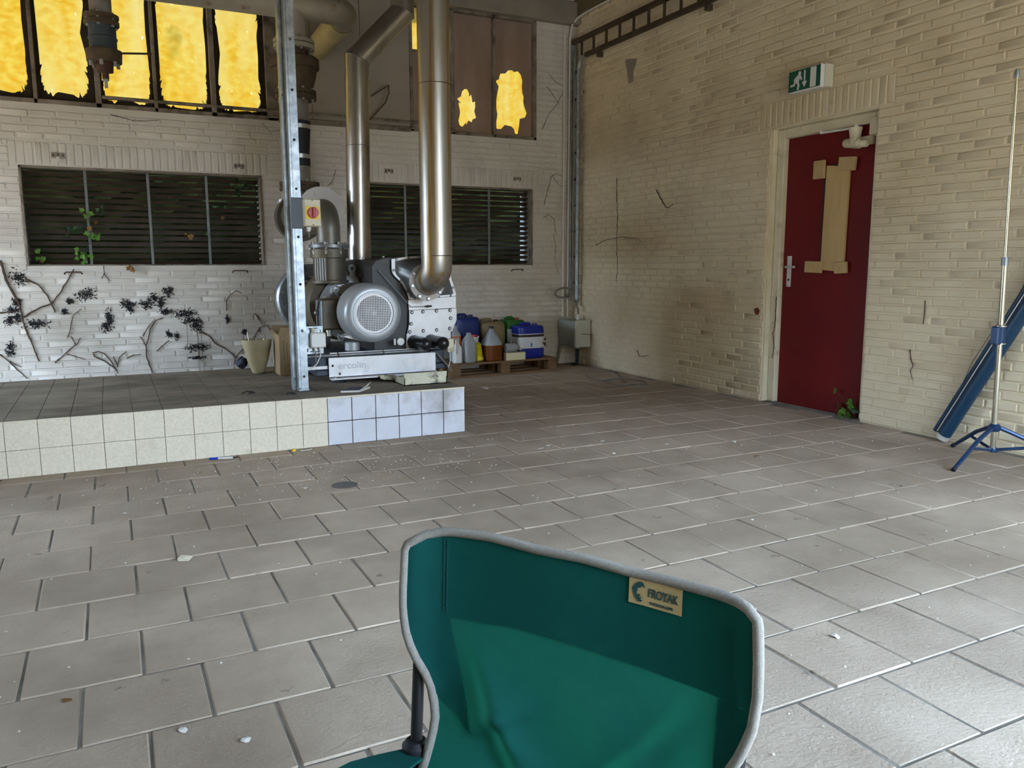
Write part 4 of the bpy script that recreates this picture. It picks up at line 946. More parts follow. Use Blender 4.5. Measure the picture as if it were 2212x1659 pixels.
# cardboard box with cut jug beside it
t = thing('cardboard_box', 'worn brown cardboard box standing behind the post', 'box', (1.17, 6.07, ZP))
bx0, bx1, by0, by1, bz = 1.078, 1.214, 5.97, 6.20, .605
m = MB(); m.box((bx0, by0, ZP), (bx1, by1, bz), .003); bd = m.build('body', 'card', t)
m = MB(); m.box((bx0+.02, by0-.002, .40), (bx1-.02, by0+.001, .575)); pr_ = m.build('printed_panel', 'card', bd, 0)
m = MB()
for k in range(4): m.box((bx0+.03+.022*k, by0-.0035, .42+.01*(k%2)), (bx0+.037+.022*k, by0-.0015, .565-.015*(k%3)))
m.build('faded_print', 'card_dark', bd, 0)
m = MB(); m.box((bx0+.035, by0-.003, .335), (bx0+.038, by0-.001, .385)); m.box((bx0+.095, by0-.003, .335), (bx0+.098, by0-.001, .385)); m.box((bx0+.035, by0-.003, .382), (bx0+.098, by0-.001, .385)); m.box((bx0+.05, by0-.003, .335), (bx0+.08, by0-.001, .338)); m.build('care_mark', 'card_dark', bd, 0)
for pts in ([(bx0,by0,bz),(bx1,by0,bz),(bx1,by0+.02,bz+.045),(bx0+.02,by0+.03,bz+.05)], [(bx0,by0,bz),(bx0,by1,bz),(bx0-.03,by1-.02,bz+.02),(bx0-.035,by0+.03,bz+.035)], [(bx0,by1,bz),(bx1,by1,bz),(bx1,by1+.01,bz+.05),(bx0,by1+.01,bz+.055)]):
    m = MB(); m.add([Vector(p) for p in pts]+[Vector(p)+Vector((0,.003,.003)) for p in pts], [(0,1,2,3),(7,6,5,4),(0,4,5,1),(1,5,6,2),(2,6,7,3),(3,7,4,0)]); m.build('flap', 'card', t, 0)
t = thing('cut_jug', 'cut-open cream plastic jug full of scraps beside the cardboard box', 'jug', (.99, 6.20, ZP))
m = MB(); m.loft([(0,.035,.05),(.01,.045,.06),(.10,.075,.075),(.22,.105,.09),(.255,.108,.092)], 3, 28, 0, (.962, 6.23, ZP))
m.f = [f for f in m.f if len(f) == 4 or min(f) < 28 and max(f) < 28]; m.build('shell', 'jug_cream', t)
m = MB(); m.loft([(.18,.088,.08),(.20,.09,.082)], 3, 20, 0, (.962, 6.23, ZP)); m.build('scrap_filling', 'debris_dark', t)
rj = random.Random(2)
for k in range(7):
    a = rj.uniform(0, 6.28); p = Vector((.962+.05*math.cos(a), 6.23+.05*math.sin(a), ZP+.19)); q = p+Vector((rj.uniform(-.06,.05), rj.uniform(-.03,.03), rj.uniform(.05,.12)))
    m = MB(); m.tube([p, q], .012, 4, sq=.25); m.build('scrap', 'paper_scrap' if k % 2 else 'debris_dark', t, 0)

# ================================================================== PALLET AND CONTAINERS
ZT = .146
pal = thing('wooden_pallet', 'weathered wooden pallet carrying cans along the back wall', 'pallet', (3.53, 7.5, 0))
pr = math.radians(3.2); pc = Vector((2.94, 7.205, 0))
def PT(x, y, z): return Vector((pc.x+x*math.cos(pr)-y*math.sin(pr), pc.y+x*math.sin(pr)+y*math.cos(pr), z))
def pbox(x0, y0, z0, x1, y1, z1, nm):
    m = MB(); m.box((x0, y0, z0), (x1, y1, z1), .002); m.v = [PT(p.x, p.y, p.z) for p in m.v]; m.build(nm, 'pallet_wood', pal)
PD = .50
for k in range(4): pbox(0, k*.128, ZT-.022, 1.22, k*.128+.112, ZT, 'top_board')
for x in (0, .56, 1.12):
    pbox(x, 0, ZT-.044, x+.10, PD, ZT-.022, 'stringer')
    for y in (0, .20, .40): pbox(x, y, .022, x+.10, y+.095, ZT-.044, 'block')
for y in (0, .20, .40): pbox(0, y, 0, 1.22, y+.095, .022, 'bottom_board')
def can(nm, label, c, w, d, h, rot, m1, cap='white_plastic', handle=True, grp=None):
    t = thing(nm, label, 'jerrycan', c)
    m = MB(); m.loft([(0,w*.46,d*.46),(.012,w*.5,d*.5),(h*.35,w*.5,d*.5),(h*.36,w*.492,d*.492),(h*.38,w*.492,d*.492),(h*.39,w*.5,d*.5),(h*.80,w*.5,d*.5),(h*.89,w*.485,d*.48),(h*.93,w*.44,d*.42),(h*.935,w*.1,d*.1)], 6, 36, rot, c); bd = m.build('body', m1, t)
    if handle:
        m = MB(); q = [(-w*.32,0,h*.90),(-w*.28,0,h*.965),(-w*.20,0,h*.985),(w*.02,0,h*.985),(w*.08,0,h*.965),(w*.1,0,h*.92)]
        m.tube([(c[0]+p[0]*math.cos(rot), c[1]+p[0]*math.sin(rot), c[2]+p[2]) for p in q], .016, 10); m.build('handle', m1, t)
    m = MB(); cx_ = c[0]+w*.28*math.cos(rot); cy_ = c[1]+w*.28*math.sin(rot); m.lathe([(0,h*.91),(.026,h*.91),(.026,h*.975),(.02,h*.98),(0,h*.98)], (cx_, cy_, c[2]), n=16); m.build('cap', cap, t)
    return t, bd
can('jerrycan', 'large dark blue jerrycan at the machine end of the pallet', (3.255, 7.63, ZT), .27, .27, .46, .05, 'blue_can_dark', 'blue_can_dark')
can('jerrycan', 'tall tan jerrycan between the dark blue and green cans', (3.54, 7.62, ZT), .28, .26, .40, .03, 'tan_can', 'rust')
gt, gb = can('jerrycan', 'green jerrycan behind the blue can with the white label', (3.812, 7.645, ZT), .24, .24, .41, .05, 'green_can', 'red_knob')
bt, bb_ = can('jerrycan', 'bright blue jerrycan with a broad white label', (3.88, 7.40, ZT), .315, .21, .36, .04, 'blue_can', 'blue_can')
def band(c, w, d, z0, z1, rot, nm, mt, par, a0=0, a1=36, off=.0015):
    n = 36; rings = []
    for z in (z0, z1):
        r = []
        for k in range(a0, a1+1):
            tt_ = 2*pi*(k+.5)/n; c_, s_ = math.cos(tt_), math.sin(tt_); ex = 6
            x = math.copysign(abs(c_)**(2/ex), c_)*(w/2+off); y = math.copysign(abs(s_)**(2/ex), s_)*(d/2+off)
            r.append((c[0]+x*math.cos(rot)-y*math.sin(rot), c[1]+x*math.sin(rot)+y*math.cos(rot), c[2]+z))
        rings.append(r)
    m = MB(); m.ring(rings, closed_u=False, cap0=False, cap1=False); return m.build(nm, mt, par)
cc = (3.88, 7.40, ZT); lb = band(cc, .315, .21, .105, .255, .04, 'white_label', 'label_white', bb_, 17, 36)
band(cc, .315, .21, .222, .248, .04, 'dark_stripe', 'label_dark', lb, 17, 36, .0022)
m = MB(); m.box((3.862, 7.287, ZT+.125), (3.880, 7.296, ZT+.150)); m.box((3.866, 7.287, ZT+.150), (3.876, 7.296, ZT+.162)); m.build('blue_symbol', 'label_blue', lb, 0)
m = MB(); m.prism([(4.03,.115),(3.985,.165),(4.03,.16)], lambda x, z: (x, 7.2705, ZT+z), lambda x, z: (x, 7.276, ZT+z)); m.prism([(4.0,.185),(4.03,.215),(4.03,.185)], lambda x, z: (x, 7.2705, ZT+z), lambda x, z: (x, 7.276, ZT+z)); m.build('hazard_marks', 'label_dark', lb, 0)
m = MB(); m.box((3.695, 7.43, ZT), (3.715, 7.51, ZT+.30), .004); m.thing('grey_panel', 'box_grey', 'narrow grey panel wedged between the green and blue cans', 'panel')
# front row
t = thing('orange_label_bottle', 'white bottle with an orange label behind the clear jug', 'bottle', (3.05, 7.43, ZT))
m = MB(); m.loft([(0,.048,.04),(.01,.055,.045),(.27,.055,.045),(.31,.03,.03),(.325,.02,.02),(.36,.02,.02)], 5, 28, 0, (3.07, 7.43, ZT)); ob = m.build('body', 'clear_plastic', t)
m = MB(); m.loft([(.14,.0565,.0465),(.255,.0565,.0465)], 5, 28, 0, (3.07, 7.43, ZT)); m.build('orange_label', 'orange_label', ob)
t = thing('white_bottle', 'small white bottle at the machine end of the pallet', 'bottle', (3.03, 7.29, ZT))
m = MB(); m.loft([(0,.04,.035),(.008,.045,.04),(.15,.045,.04),(.19,.02,.02),(.20,.016,.016),(.225,.016,.016)], 4, 24, 0, (3.035, 7.29, ZT)); m.build('body', 'white_plastic', t)
m = MB(); m.lathe([(0,.22),(.02,.22),(.02,.245),(0,.245)], (3.035, 7.29, ZT), n=14); m.build('cap', 'white_plastic', t)
t = thing('clear_jug', 'empty translucent grey jug beside the yellow bottle', 'jug', (3.16, 7.30, ZT))
m = MB(); m.loft([(0,.052,.05),(.01,.06,.058),(.19,.062,.06),(.22,.055,.054),(.27,.022,.022),(.275,.02,.02),(.295,.02,.02)], 5, 28, .1, (3.165, 7.30, ZT)); m.build('body', 'clear_plastic', t)
m = MB(); m.tube([(3.165,7.30,ZT+.275),(3.19,7.295,ZT+.265),(3.215,7.295,ZT+.22),(3.22,7.30,ZT+.17)], .012, 8); m.build('handle', 'clear_plastic', t)
t = thing('yellow_bottle', 'ribbed yellow tube leaning between the clear and amber jugs', 'bottle', (3.27, 7.27, ZT))
prf = [(0,.10),(.030,.10),(.032,.004),(.036,0),(.04,.008),(.04,.03),(.034,.04)]
for k in range(9): prf += [(.034,.045+.013*k),(.037,.051+.013*k)]
prf += [(.034,.17),(.026,.185),(0,.187)]
m = MB(); m.lathe(prf, (3.272, 7.268, ZT+.012), (-.02,.30,.95), 24); m.build('body', 'yellow_plastic', t)
t = thing('paint_tin', 'small white tin with a red lid behind the yellow bottle', 'tin', (3.268, 7.427, ZT))
m = MB(); m.lathe([(0,0),(.054,0),(.054,.235),(.05,.24),(0,.24)], (3.268, 7.427, ZT)); m.build('body', 'label_white', t)
m = MB(); m.lathe([(0,.238),(.047,.238),(.045,.262),(0,.264)], (3.268, 7.427, ZT)); m.build('lid', 'red_knob', t)
m = MB(); m.torus((3.285, 7.39, ZT+.25), (0,1,0), .03, .006, 16, 6, 0, pi); m.build('handle', 'white_plastic', t)
t = thing('amber_jug', 'cone-topped clear jug half filled with amber liquid', 'jug', (3.42, 7.31, ZT))
jc = (3.424, 7.315, ZT)
m = MB(); m.loft([(0,.088,.085),(.012,.098,.095),(.16,.098,.095)], 3, 32, 0, jc); m.build('amber_liquid', 'amber', t)
m = MB(); m.loft([(.161,.0985,.0955),(.185,.096,.093),(.21,.085,.082),(.31,.024,.024),(.315,.022,.022),(.33,.022,.022)], 3, 32, 0, jc); m.build('clear_shoulder', 'clear_plastic', t)
m = MB(); m.tube([(3.424,7.245,ZT+.18),(3.424,7.25,ZT+.23),(3.424,7.285,ZT+.30)], .010, 8); m.build('handle', 'clear_plastic', t)
m = MB(); m.lathe([(0,.326),(.026,.326),(.026,.348),(0,.35)], jc, n=16); m.build('cap', 'debris_dark', t)
t = thing('cream_box', 'small cream carton lying in front of the bright blue can', 'box', (3.655, 7.27, ZT))
m = MB(); m.box((3.545, 7.222, ZT), (3.765, 7.288, ZT+.078), .003); m.build('body', 'cream_box', t)
m = MB(); m.box((3.55, 7.226, ZT+.0785), (3.76, 7.284, ZT+.081)); m.build('lid_flap', 'card', t)
t = thing('lying_bottle', 'translucent white bottle lying on top of the cream carton', 'bottle', (3.63, 7.28, ZT+.081))
m = MB(); m.lathe([(0,0),(.04,0),(.046,.008),(.046,.10),(.04,.12),(.022,.135),(.022,.155),(.026,.157),(.026,.172),(0,.172)], (3.55, 7.255, ZT+.127), (1,-.02,-.02), 24); m.build('body', 'clear_plastic', t)
m = MB(); m.lathe([(0,.0),(.027,0),(.027,.02),(0,.02)], (3.705, 7.252, ZT+.124), (1,-.02,-.02), 16); m.build('cap', 'white_plastic', t)

# ================================================================== TRIPOD STAND AND LEANING TUBE
tc_ = Vector((4.372, 2.712, 0))
t = thing('tripod_stand', 'blue tripod stand with a tall telescopic chrome pole', 'tripod', tc_)
top = Vector((4.30, 2.712, 2.07)); bot = tc_+Vector((0,0,.075)); axd = (top-bot)
m = MB(); m.tube([bot, bot+axd*.53], .0145, 16); m.build('lower_pole', 'chrome_pole', t)
m = MB(); m.tube([bot+axd*.52, top], .0085, 14); m.build('upper_pole', 'chrome_pole', t)
m = MB(); m.tube([bot+axd*.512, bot+axd*.535], .018, 14); m.build('pole_collar', 'galv', t)
m = MB(); m.tube([top-axd*.002, top+axd*.006, top+axd*.02], [.011,.013,.008], 12); m.build('pole_tip', 'galv', t)
p_ = bot+axd*.30; m = MB(); m.tube([p_, p_+axd*.048], .024, 16); sl = m.build('screen_bracket', 'tripod_blue', t)
m = MB(); m.box(p_+Vector((-.055,-.022,-.005)), p_+Vector((-.018,.022,.095)), .006); m.build('bracket_plate', 'tripod_blue', sl)
for k in (0, 1):
    m = MB(); m.torus(p_+axd*(.0+.048*k), (0,0,1), .027, .004, 18, 6); m.build('clip_ring', 'chrome_pole', sl)
apex = bot+Vector((0,0,.125))
m = MB(); m.lathe([(0,-.02),(.024,-.02),(.03,-.01),(.03,.012),(.022,.022),(0,.022)], apex); m.build('apex_collar', 'tripod_blue', t)
m = MB(); m.lathe([(0,-.012),(.024,-.012),(.026,0),(.022,.012),(0,.012)], bot); m.build('lower_collar', 'tripod_blue', t)
for f in (Vector((3.985, 2.675, .010)), Vector((4.527, 3.055, .010)), Vector((4.60, 2.405, .010))):
    d = f-apex; d2 = Vector((d.x, d.y, 0)).normalized()
    q1 = apex+d2*.03; q2 = apex.lerp(f, .42)+Vector((0,0,.025)); m = MB(); m.tube([q1, q2, f], [.012,.012,.011], 8); lg = m.build('leg', 'tripod_blue', t)
    m = MB(); m.tube([f+(q2-f).normalized()*.02, f], .0125, 10); m.build('rubber_foot', 'rubber', lg)
    m = MB(); m.tube([bot+d2*.015, apex.lerp(f, .55)+Vector((0,0,.012))], .009, 6); m.build('brace', 'tripod_blue', lg)
t = thing('screen_tube', 'long blue roll-up screen case leaning against the brick wall', 'screen case', (4.62, 3.16, 0))
u0 = Vector((4.61, 3.170, .052)); u1 = Vector((4.635, 2.30, 1.72)); dd = (u1-u0).normalized()
m = MB(); m.tube([u0, u1], .040, 24); m.build('case', 'tube_blue', t)
m = MB(); m.tube([u0-dd*.032, u0], .037, 24); m.build('end_cap', 'box_light', t)
r0 = u0+Vector((0,.062,.012)); m = MB(); m.tube([r0, r0+dd*1.85], .017, 14); m.build('roller_rod', 'tube_blue', t)
r1 = u0+Vector((-.030,.030,.02)); m = MB(); m.tube([r1, r1+dd*1.85], .004, 8); m.build('seam_strip', 'alu', t)
m = MB(); q = r0+Vector((0,.03,.0)); m.tube([r0+dd*.34+Vector((0,.014,0)), q+dd*.52+Vector((0,.01,0)), q+dd*.80+Vector((0,.004,0)), q+dd*.83, q+dd*.85+Vector((0,-.03,.0)), q+dd*1.05+Vector((0,-.005,0)), q+dd*1.5], .003, 8); m.build('carry_wire', 'cable_grey', t)

# ================================================================== CAMP CHAIR
cl = Vector((.38, 1.089, .70)); cw = Vector((.5533, -.8330, 0)); cn = Vector((-.8330, -.5533, 0)); tl = math.radians(8)
cd_ = cn*math.sin(tl)+Vector((0,0,-math.cos(tl))); cf = (cn*math.cos(tl)+Vector((0,0,math.sin(tl)))).normalized()
chair = thing('camp_chair', 'green folding camp chair with grey-bound backrest', 'chair', (.35, .75, 0))
def lerp_tab(tab, v):
    if v <= tab[0][0]: return tab[0][1]
    for (a, b_), (c_, d_) in zip(tab, tab[1:]):
        if v <= c_: return b_+(d_-b_)*(v-a)/(c_-a)
    return tab[-1][1]
LT = [(-.03,-.004),(.0,-.006),(.083,-.004),(.124,.002),(.162,.016),(.186,.032),(.217,.047),(.256,.056),(.30,.050),(.33,.042),(.44,.02)]
RT = [(-.03,.500),(-.005,.502),(.006,.507),(.049,.511),(.093,.513),(.133,.509),(.167,.498),(.19,.486),(.25,.462),(.33,.45),(.44,.47)]
TT = [(0,0),(.02,-.016),(.055,-.025),(.124,-.027),(.199,-.022),(.269,-.022),(.335,-.016),(.396,-.015),(.46,-.013),(.488,-.010),(.50,-.003),(.511,.010)]
BOT = .43
def wr(a, b):
    z = -.018*math.sin(pi*min(max(a/.51,0),1))                # the cloth hollows between its poles
    lo = min(max((b-.10)/.12, 0), 1)
    z += lo*(.007*math.sin(26*a+14*b+1.0)*math.exp(-((a-.13)/.09)**2)+.008*math.exp(-(((a-.16)-(b-.22)*.55)/.018)**2)-.006*math.exp(-(((a-.105)-(b-.18)*.5)/.02)**2))
    z += lo*(.007*math.exp(-(((a-.435)+(b-.14)*.75)/.014)**2)-.006*math.exp(-(((a-.405)+(b-.14)*.8)/.016)**2)+.004*math.sin(38*a-22*b))
    z += .0025*math.sin(21*a+3)*(1-lo)
    z += .012*math.exp(-(a/.03)**2)                             # roll round the left pole
    z += .010*math.exp(-((a-.51)/.03)**2)
    z += lo*(.010*math.exp(-(((b-.20)-(a-.20)*-.55)/.013)**2)*math.exp(-((a-.17)/.06)**2)-.006*math.exp(-(((b-.225)-(a-.20)*-.55)/.012)**2)*math.exp(-((a-.17)/.06)**2))
    z += lo*.006*math.sin(9*a+30*b)*math.exp(-((a-.33)/.10)**2)
    z += .004*math.exp(-(((b-.245)-(a-.16)*.5)/.010)**2)*math.exp(-((a-.19)/.05)**2)*lo
    return z
def cp(a, b, o=0): return cl+cw*a+cd_*b+cf*(wr(a, b)+o)
NA, NB = 64, 56
def edges(v):  # v 0..1 down the cloth at each side
    return v
V = []; F = []
for j in range(NB+1):
    v = j/NB
    for i in range(NA+1):
        u = i/NA; b0 = -.01+v*(BOT+.01); a_l = lerp_tab(LT, b0); a_r = lerp_tab(RT, b0); a = a_l+(a_r-a_l)*u
        bt_ = lerp_tab(TT, a); b_ = bt_+(BOT-bt_)*v
        V.append(cp(a, b_))
for j in range(NB):
    for i in range(NA): k = j*(NA+1)+i; F.append((k, k+1, k+NA+2, k+NA+1))
m = MB(); m.add(V, F); bk = m.build('backrest', 'fabric', chair, 180)
def patch(fn, na, nb, nm, mt, par, off):
    V = [cp(*fn(i/na, j/nb), off) for j in range(nb+1) for i in range(na+1)]; F = [(j*(na+1)+i, j*(na+1)+i+1, (j+1)*(na+1)+i+1, (j+1)*(na+1)+i) for j in range(nb) for i in range(na)]
    m = MB(); m.add(V, F); return m.build(nm, mt, par, 180)
SM = [(0,.098),(.067,.100),(.118,.098),(.171,.094),(.25,.096),(.311,.101),(.399,.107),(.461,.110),(.52,.112)]
def f_top(u, v):
    a = -.003+.510*u; b0 = lerp_tab(TT, a)+.002; return a, b0+(lerp_tab(SM, a)-b0)*v
patch(f_top, 60, 10, 'top_sleeve', 'fabric', bk, .0022)
patch(lambda u, v: (.464+(lerp_tab(RT, .112+v*.30)-.002-.464)*u, .112+v*.30), 8, 24, 'side_layer', 'fabric', bk, .0022)
def f_left(u, v):  # second cloth layer shaped to imitate a shadow from behind the backrest
    b_ = .098+v*(.115+.05*u); a0 = lerp_tab(LT, b_)+.001; return a0+(.067+.052*v**1.2-a0)*u, b_
patch(f_left, 8, 24, 'side_layer', 'fabric', bk, .0022)
# bound edge
pts = [cp(lerp_tab(LT, b_), b_, .001) for b_ in [BOT-i*.02 for i in range(int(BOT/.02)+1)]]
pts += [cp(-.002+.508*i/40, lerp_tab(TT, -.002+.508*i/40), .001) for i in range(41)]
pts += [cp(lerp_tab(RT, b_), b_, .001) for b_ in [.012+i*.02 for i in range(21)]]
m = MB(); m.tube(pts, .0068, 10); m.build('edge_binding', 'binding', chair, 60)
for s_ in (.052, .057):
    m = MB(); n_ = 26
    for k in range(n_):
        b_ = -.012+.106*k/n_; m.tube([cp(s_+.05*b_, b_, .0032), cp(s_+.05*(b_+.0026), b_+.0026, .0032)], .0007, 4)
    m.build('stitching', 'stitch', bk, 0)
# woven brand tag
tg = lambda u, v: (.336+.073*u+.001*v, (-.011+.003*u)+.033*v)
lab = patch(tg, 8, 4, 'brand_tag', 'label_kraft', bk, .0040)
def tagpt(u, v, o=.0046): return cp(*tg(u, v), o)
o_ = tagpt(.64, .47); ux_ = tagpt(.9, .47)-tagpt(.4, .47); uz_ = tagpt(.6, .1)-tagpt(.6, .9)
put_text('FROYAK', .0155, lab, 'lettering', 'ink_teal', o_, ux_, uz_, .70, .0002)
put_text('OUTDOOR GEAR', .0048, lab, 'small_lettering', 'ink_teal', tagpt(.62, .84), ux_, uz_, .86, .0002)
em = [(.24,.10),(.17,.12),(.10,.26),(.07,.42),(.09,.58),(.13,.76),(.19,.88),(.25,.86),(.26,.80),(.22,.80),(.25,.66),(.20,.72),(.22,.58),(.16,.62),(.15,.55),(.17,.45),(.16,.38),(.22,.33),(.25,.24),(.30,.30),(.28,.16)]
m = MB(); m.prism(em, lambda u, v: tagpt(u, v, .0048), lambda u, v: tagpt(u, v, .0043)); m.build('emblem', 'ink_teal', lab, 0)
# frame: back poles, arms, seat, crossed legs
def cpt(a, b_, f_): return cl+cw*a+cd_*b_+cn*f_
lp, rp = cl+cw*.012+cd_*.01-cf*.006, cl+cw*.498+cd_*.01-cf*.006
lb_, rb_ = cl+cw*.036+cd_*.62-cf*.004, cl+cw*.478+cd_*.62-cf*.004
for a_, b_ in ((lp, lb_), (rp, rb_)):
    m = MB(); q = b_.copy(); q = a_+(b_-a_)*((a_.z-.02)/(a_.z-b_.z)); m.tube([a_, q], .009, 12); pl_ = m.build('back_pole', 'black', chair)
    m = MB(); m.lathe([(0,-.012),(.016,-.012),(.021,-.004),(.021,.006),(.014,.014),(0,.014)], a_.lerp(b_, .485), n=20); m.build('arm_hub', 'rubber', pl_)
    m = MB(); m.lathe([(0,0),(.018,0),(.016,.025),(0,.025)], (q.x, q.y, 0)); m.build('foot', 'rubber', pl_)
hubs = [lp.lerp(lb_, .485), rp.lerp(rb_, .485)]
fr = []
for h, sg in zip(hubs, (-1, 1)):
    fpt = h+cn*.40+Vector((0,0,.035)); fr.append(fpt)
    m = MB(); rings = []
    for i in range(13):
        t_ = i/12; c_ = h.lerp(fpt, t_)+Vector((0,0,.026*math.sin(pi*min(1, t_*1.1))-.006)); w_ = .018+.022*min(1, t_*4)
        rings.append([c_-cw*w_, c_+cw*w_])
    V = [p for r in rings for p in r]; V += [p+Vector((0,0,-.004)) for p in V]; n_ = len(rings)
    F = [(2*i, 2*i+1, 2*i+3, 2*i+2) for i in range(n_-1)]+[(2*n_+2*i, 2*n_+2*i+2, 2*n_+2*i+3, 2*n_+2*i+1) for i in range(n_-1)]
    F += [(2*i, 2*i+2, 2*n_+2*i+2, 2*n_+2*i) for i in range(n_-1)]+[(2*i+1, 2*n_+2*i+1, 2*n_+2*i+3, 2*i+3) for i in range(n_-1)]
    m.add(V, F); m.build('armrest', 'fabric', chair, 60)
    g_ = Vector((fpt.x, fpt.y, 0))+cn*.02; m = MB(); m.tube([fpt+Vector((0,0,.01)), g_+Vector((0,0,.01))], .009, 12); m.build('front_post', 'black', chair)
zs = .27
s0 = [Vector((p.x, p.y, zs)) for p in (hubs[0]+cn*.02, hubs[1]+cn*.02, fr[1]+cn*.0, fr[0]+cn*.0)]; s0[2].z += .05; s0[3].z += .05
V = []; n_ = 14
for j in range(n_+1):
    for i in range(n_+1):
        u, v = i/n_, j/n_; p = s0[0].lerp(s0[1], u).lerp(s0[3].lerp(s0[2], u), v); p.z -= .05*math.sin(pi*u)*math.sin(pi*v); V.append(p)
m = MB(); m.add(V, [(j*(n_+1)+i, j*(n_+1)+i+1, (j+1)*(n_+1)+i+1, (j+1)*(n_+1)+i) for j in range(n_) for i in range(n_)]); m.build('seat', 'fabric', chair, 180)
gr_ = [Vector((p.x, p.y, .012)) for p in (lb_, rb_, fr[1]+cn*.02, fr[0]+cn*.02)]
for a_, b_ in ((gr_[0], s0[1]), (gr_[1], s0[0]), (gr_[3], s0[2]), (gr_[2], s0[3]), (gr_[0], s0[3]), (gr_[3], s0[0]), (gr_[1], s0[2]), (gr_[2], s0[1])):
    m = MB(); m.tube([a_, b_], .0075, 8); m.build('leg', 'black', chair)

# ================================================================== SMALL FIXINGS ON THE WALLS
for (x, z, wd, lab_) in ((-.31, 2.02, .05, 'painted screw plate above the amber-lit vent, left of the post'), (1.13, 2.005, .045, None), (2.55, 2.03, .045, None), (3.975, 2.015, .045, None)):
    t = thing('hook_plate', 'small painted hook plate screwed above a louvred vent', 'hook plate', (x, Y-.01, z), 'hook plates above the vents')
    m = MB(); m.box((x-wd, Y-.010, z-.022), (x+wd, Y+.004, z+.022), .002); m.build('plate', 'board', t)
    bolts([(x-wd*.7, Y-.011, z), (x, Y-.011, z+.005), (x+wd*.7, Y-.011, z)], AX, .008, .004, 'screw', t, 'stem')
    m = MB(); m.box((x-.012, Y-.018, z-.055), (x+.012, Y-.006, z-.01), .003); m.build('hook', 'paint_back', t)
for (x, z) in ((-.27, 1.055), (1.09, 1.06), (3.97, 1.055)):
    m = MB(); m.tube([(x-.065, Y+.004, z-.012), (x-.065, Y-.025, z-.005), (x-.055, Y-.03, z+.004), (x+.055, Y-.03, z+.004), (x+.065, Y-.025, z-.005), (x+.065, Y+.004, z-.012)], .006, 6)
    m.thing('bent_wire_loop', 'stem', 'rusty bent wire loop fixed just below a louvred vent', 'wire loop', 'wire loops below the vents')
m = MB(); pp_ = [(6.876,3.106),(6.688,3.074),(6.701,3.017),(6.738,2.973),(6.743,2.871),(6.813,2.867)]
m.prism(pp_, lambda a, z: (X-.004-.02*max(0, z-3.0), a, z), lambda a, z: (X-.001-.02*max(0, z-3.0), a, z)); m.thing('peeling_paper', 'board', 'peeling grey paper scrap stuck high on the right wall', 'paper', smooth=0)
m = MB(); m.prism([(4.97,.745),(4.93,.76),(4.905,.735),(4.925,.70),(4.955,.705)], lambda a, z: (X-.005, a, z), lambda a, z: (X+.004, a, z)); m.thing('paint_chip', 'brick_red', 'chipped red-brown patch on the wall beside the door frame', 'chip', smooth=0)

# ================================================================== DEAD IVY
STEMS = [[(-.79,1.156),(-.756,.971),(-.705,.853),(-.68,.782),(-.673,.681),(-.655,.591),(-.611,.433),(-.579,.31)],
[(-.673,.681),(-.559,.755),(-.442,.799),(-.37,.906),(-.31,1.001),(-.262,1.084)],[(-.627,1.004),(-.533,.956),(-.474,.86),(-.435,.751),(-.432,.721)],
[(-.854,.386),(-.799,.323),(-.744,.248),(-.678,.171)],[(-.789,.322),(-.711,.27)],[(-.465,.292),(-.368,.378),(-.281,.454),(-.257,.496)],[(-.331,.511),(-.289,.43)],[(-.374,.366),(-.296,.331),(-.232,.309)],
[(-.347,.506),(-.317,.627),(-.29,.699),(-.233,.746)],[(.004,.202),(-.08,.282),(-.165,.337),(-.168,.362),(-.129,.372),(-.076,.345),(-.025,.266),(.013,.169)],[(.011,.226),(.034,.314),(.094,.361)],[(.013,.252),(-.016,.323)],[(.09,.298),(.148,.326),(.206,.33)],
[(.288,.158),(.269,.237),(.255,.289),(.251,.404),(.278,.466),(.301,.554),(.347,.629),(.412,.652)],[(.251,.404),(.227,.468),(.205,.488)],[(.234,.493),(.291,.58),(.342,.641)],
[(.727,.512),(.798,.456),(.832,.402),(.941,.331),(1.007,.261),(.99,.194)],[(1.007,.261),(1.094,.35),(1.189,.453),(1.245,.531),(1.311,.549),(1.347,.487)],[(1.2,.667),(1.236,.612),(1.266,.557)],[(.954,.7),(.953,.792),(.993,.843),(1.045,.882),(1.094,.855)],
[(.335,.348),(.385,.397),(.447,.446)],[(-.826,.727),(-.765,.737),(-.714,.735)],[(-.033,1.107),(-.033,1.034),(.013,.979)],[(-.031,1.059),(-.057,.998)],
[(.683,.60),(.69,.45),(.685,.20),(.69,.05)],[(.72,.60),(.722,.30),(.725,.10)],[(.60,.62),(.602,.42),(.60,.36)]]
ri = random.Random(21)
def stem(pts, mp, r0, par, barbs=True):
    P = [Vector(mp(*p)) for p in pts]; Q = []
    for a, b_ in zip(P, P[1:]):
        n_ = max(2, int((b_-a).length/.03))
        for k in range(n_): Q.append(a.lerp(b_, k/n_)+Vector((ri.uniform(-.003,.003), ri.uniform(-.001,.001), ri.uniform(-.003,.003))))
    Q.append(P[-1]); R_ = [max(.0016, r0*(1-.45*i/len(Q))*ri.uniform(.8,1.3)) for i in range(len(Q))]
    m = MB(); m.tube(Q, R_, 6)
    if barbs:
        for q in Q[1:-1]:
            if ri.random() < .45: m.tube([q, q+Vector(mp(pts[0][0]+ri.uniform(-.03,.03), pts[0][1]+ri.uniform(-.04,.01)))-Vector(mp(*pts[0]))], [.0018,.0008], 4)
    return m.build('stem', 'stem', par)
mpb = lambda x, z: (x, Y-.006, z)
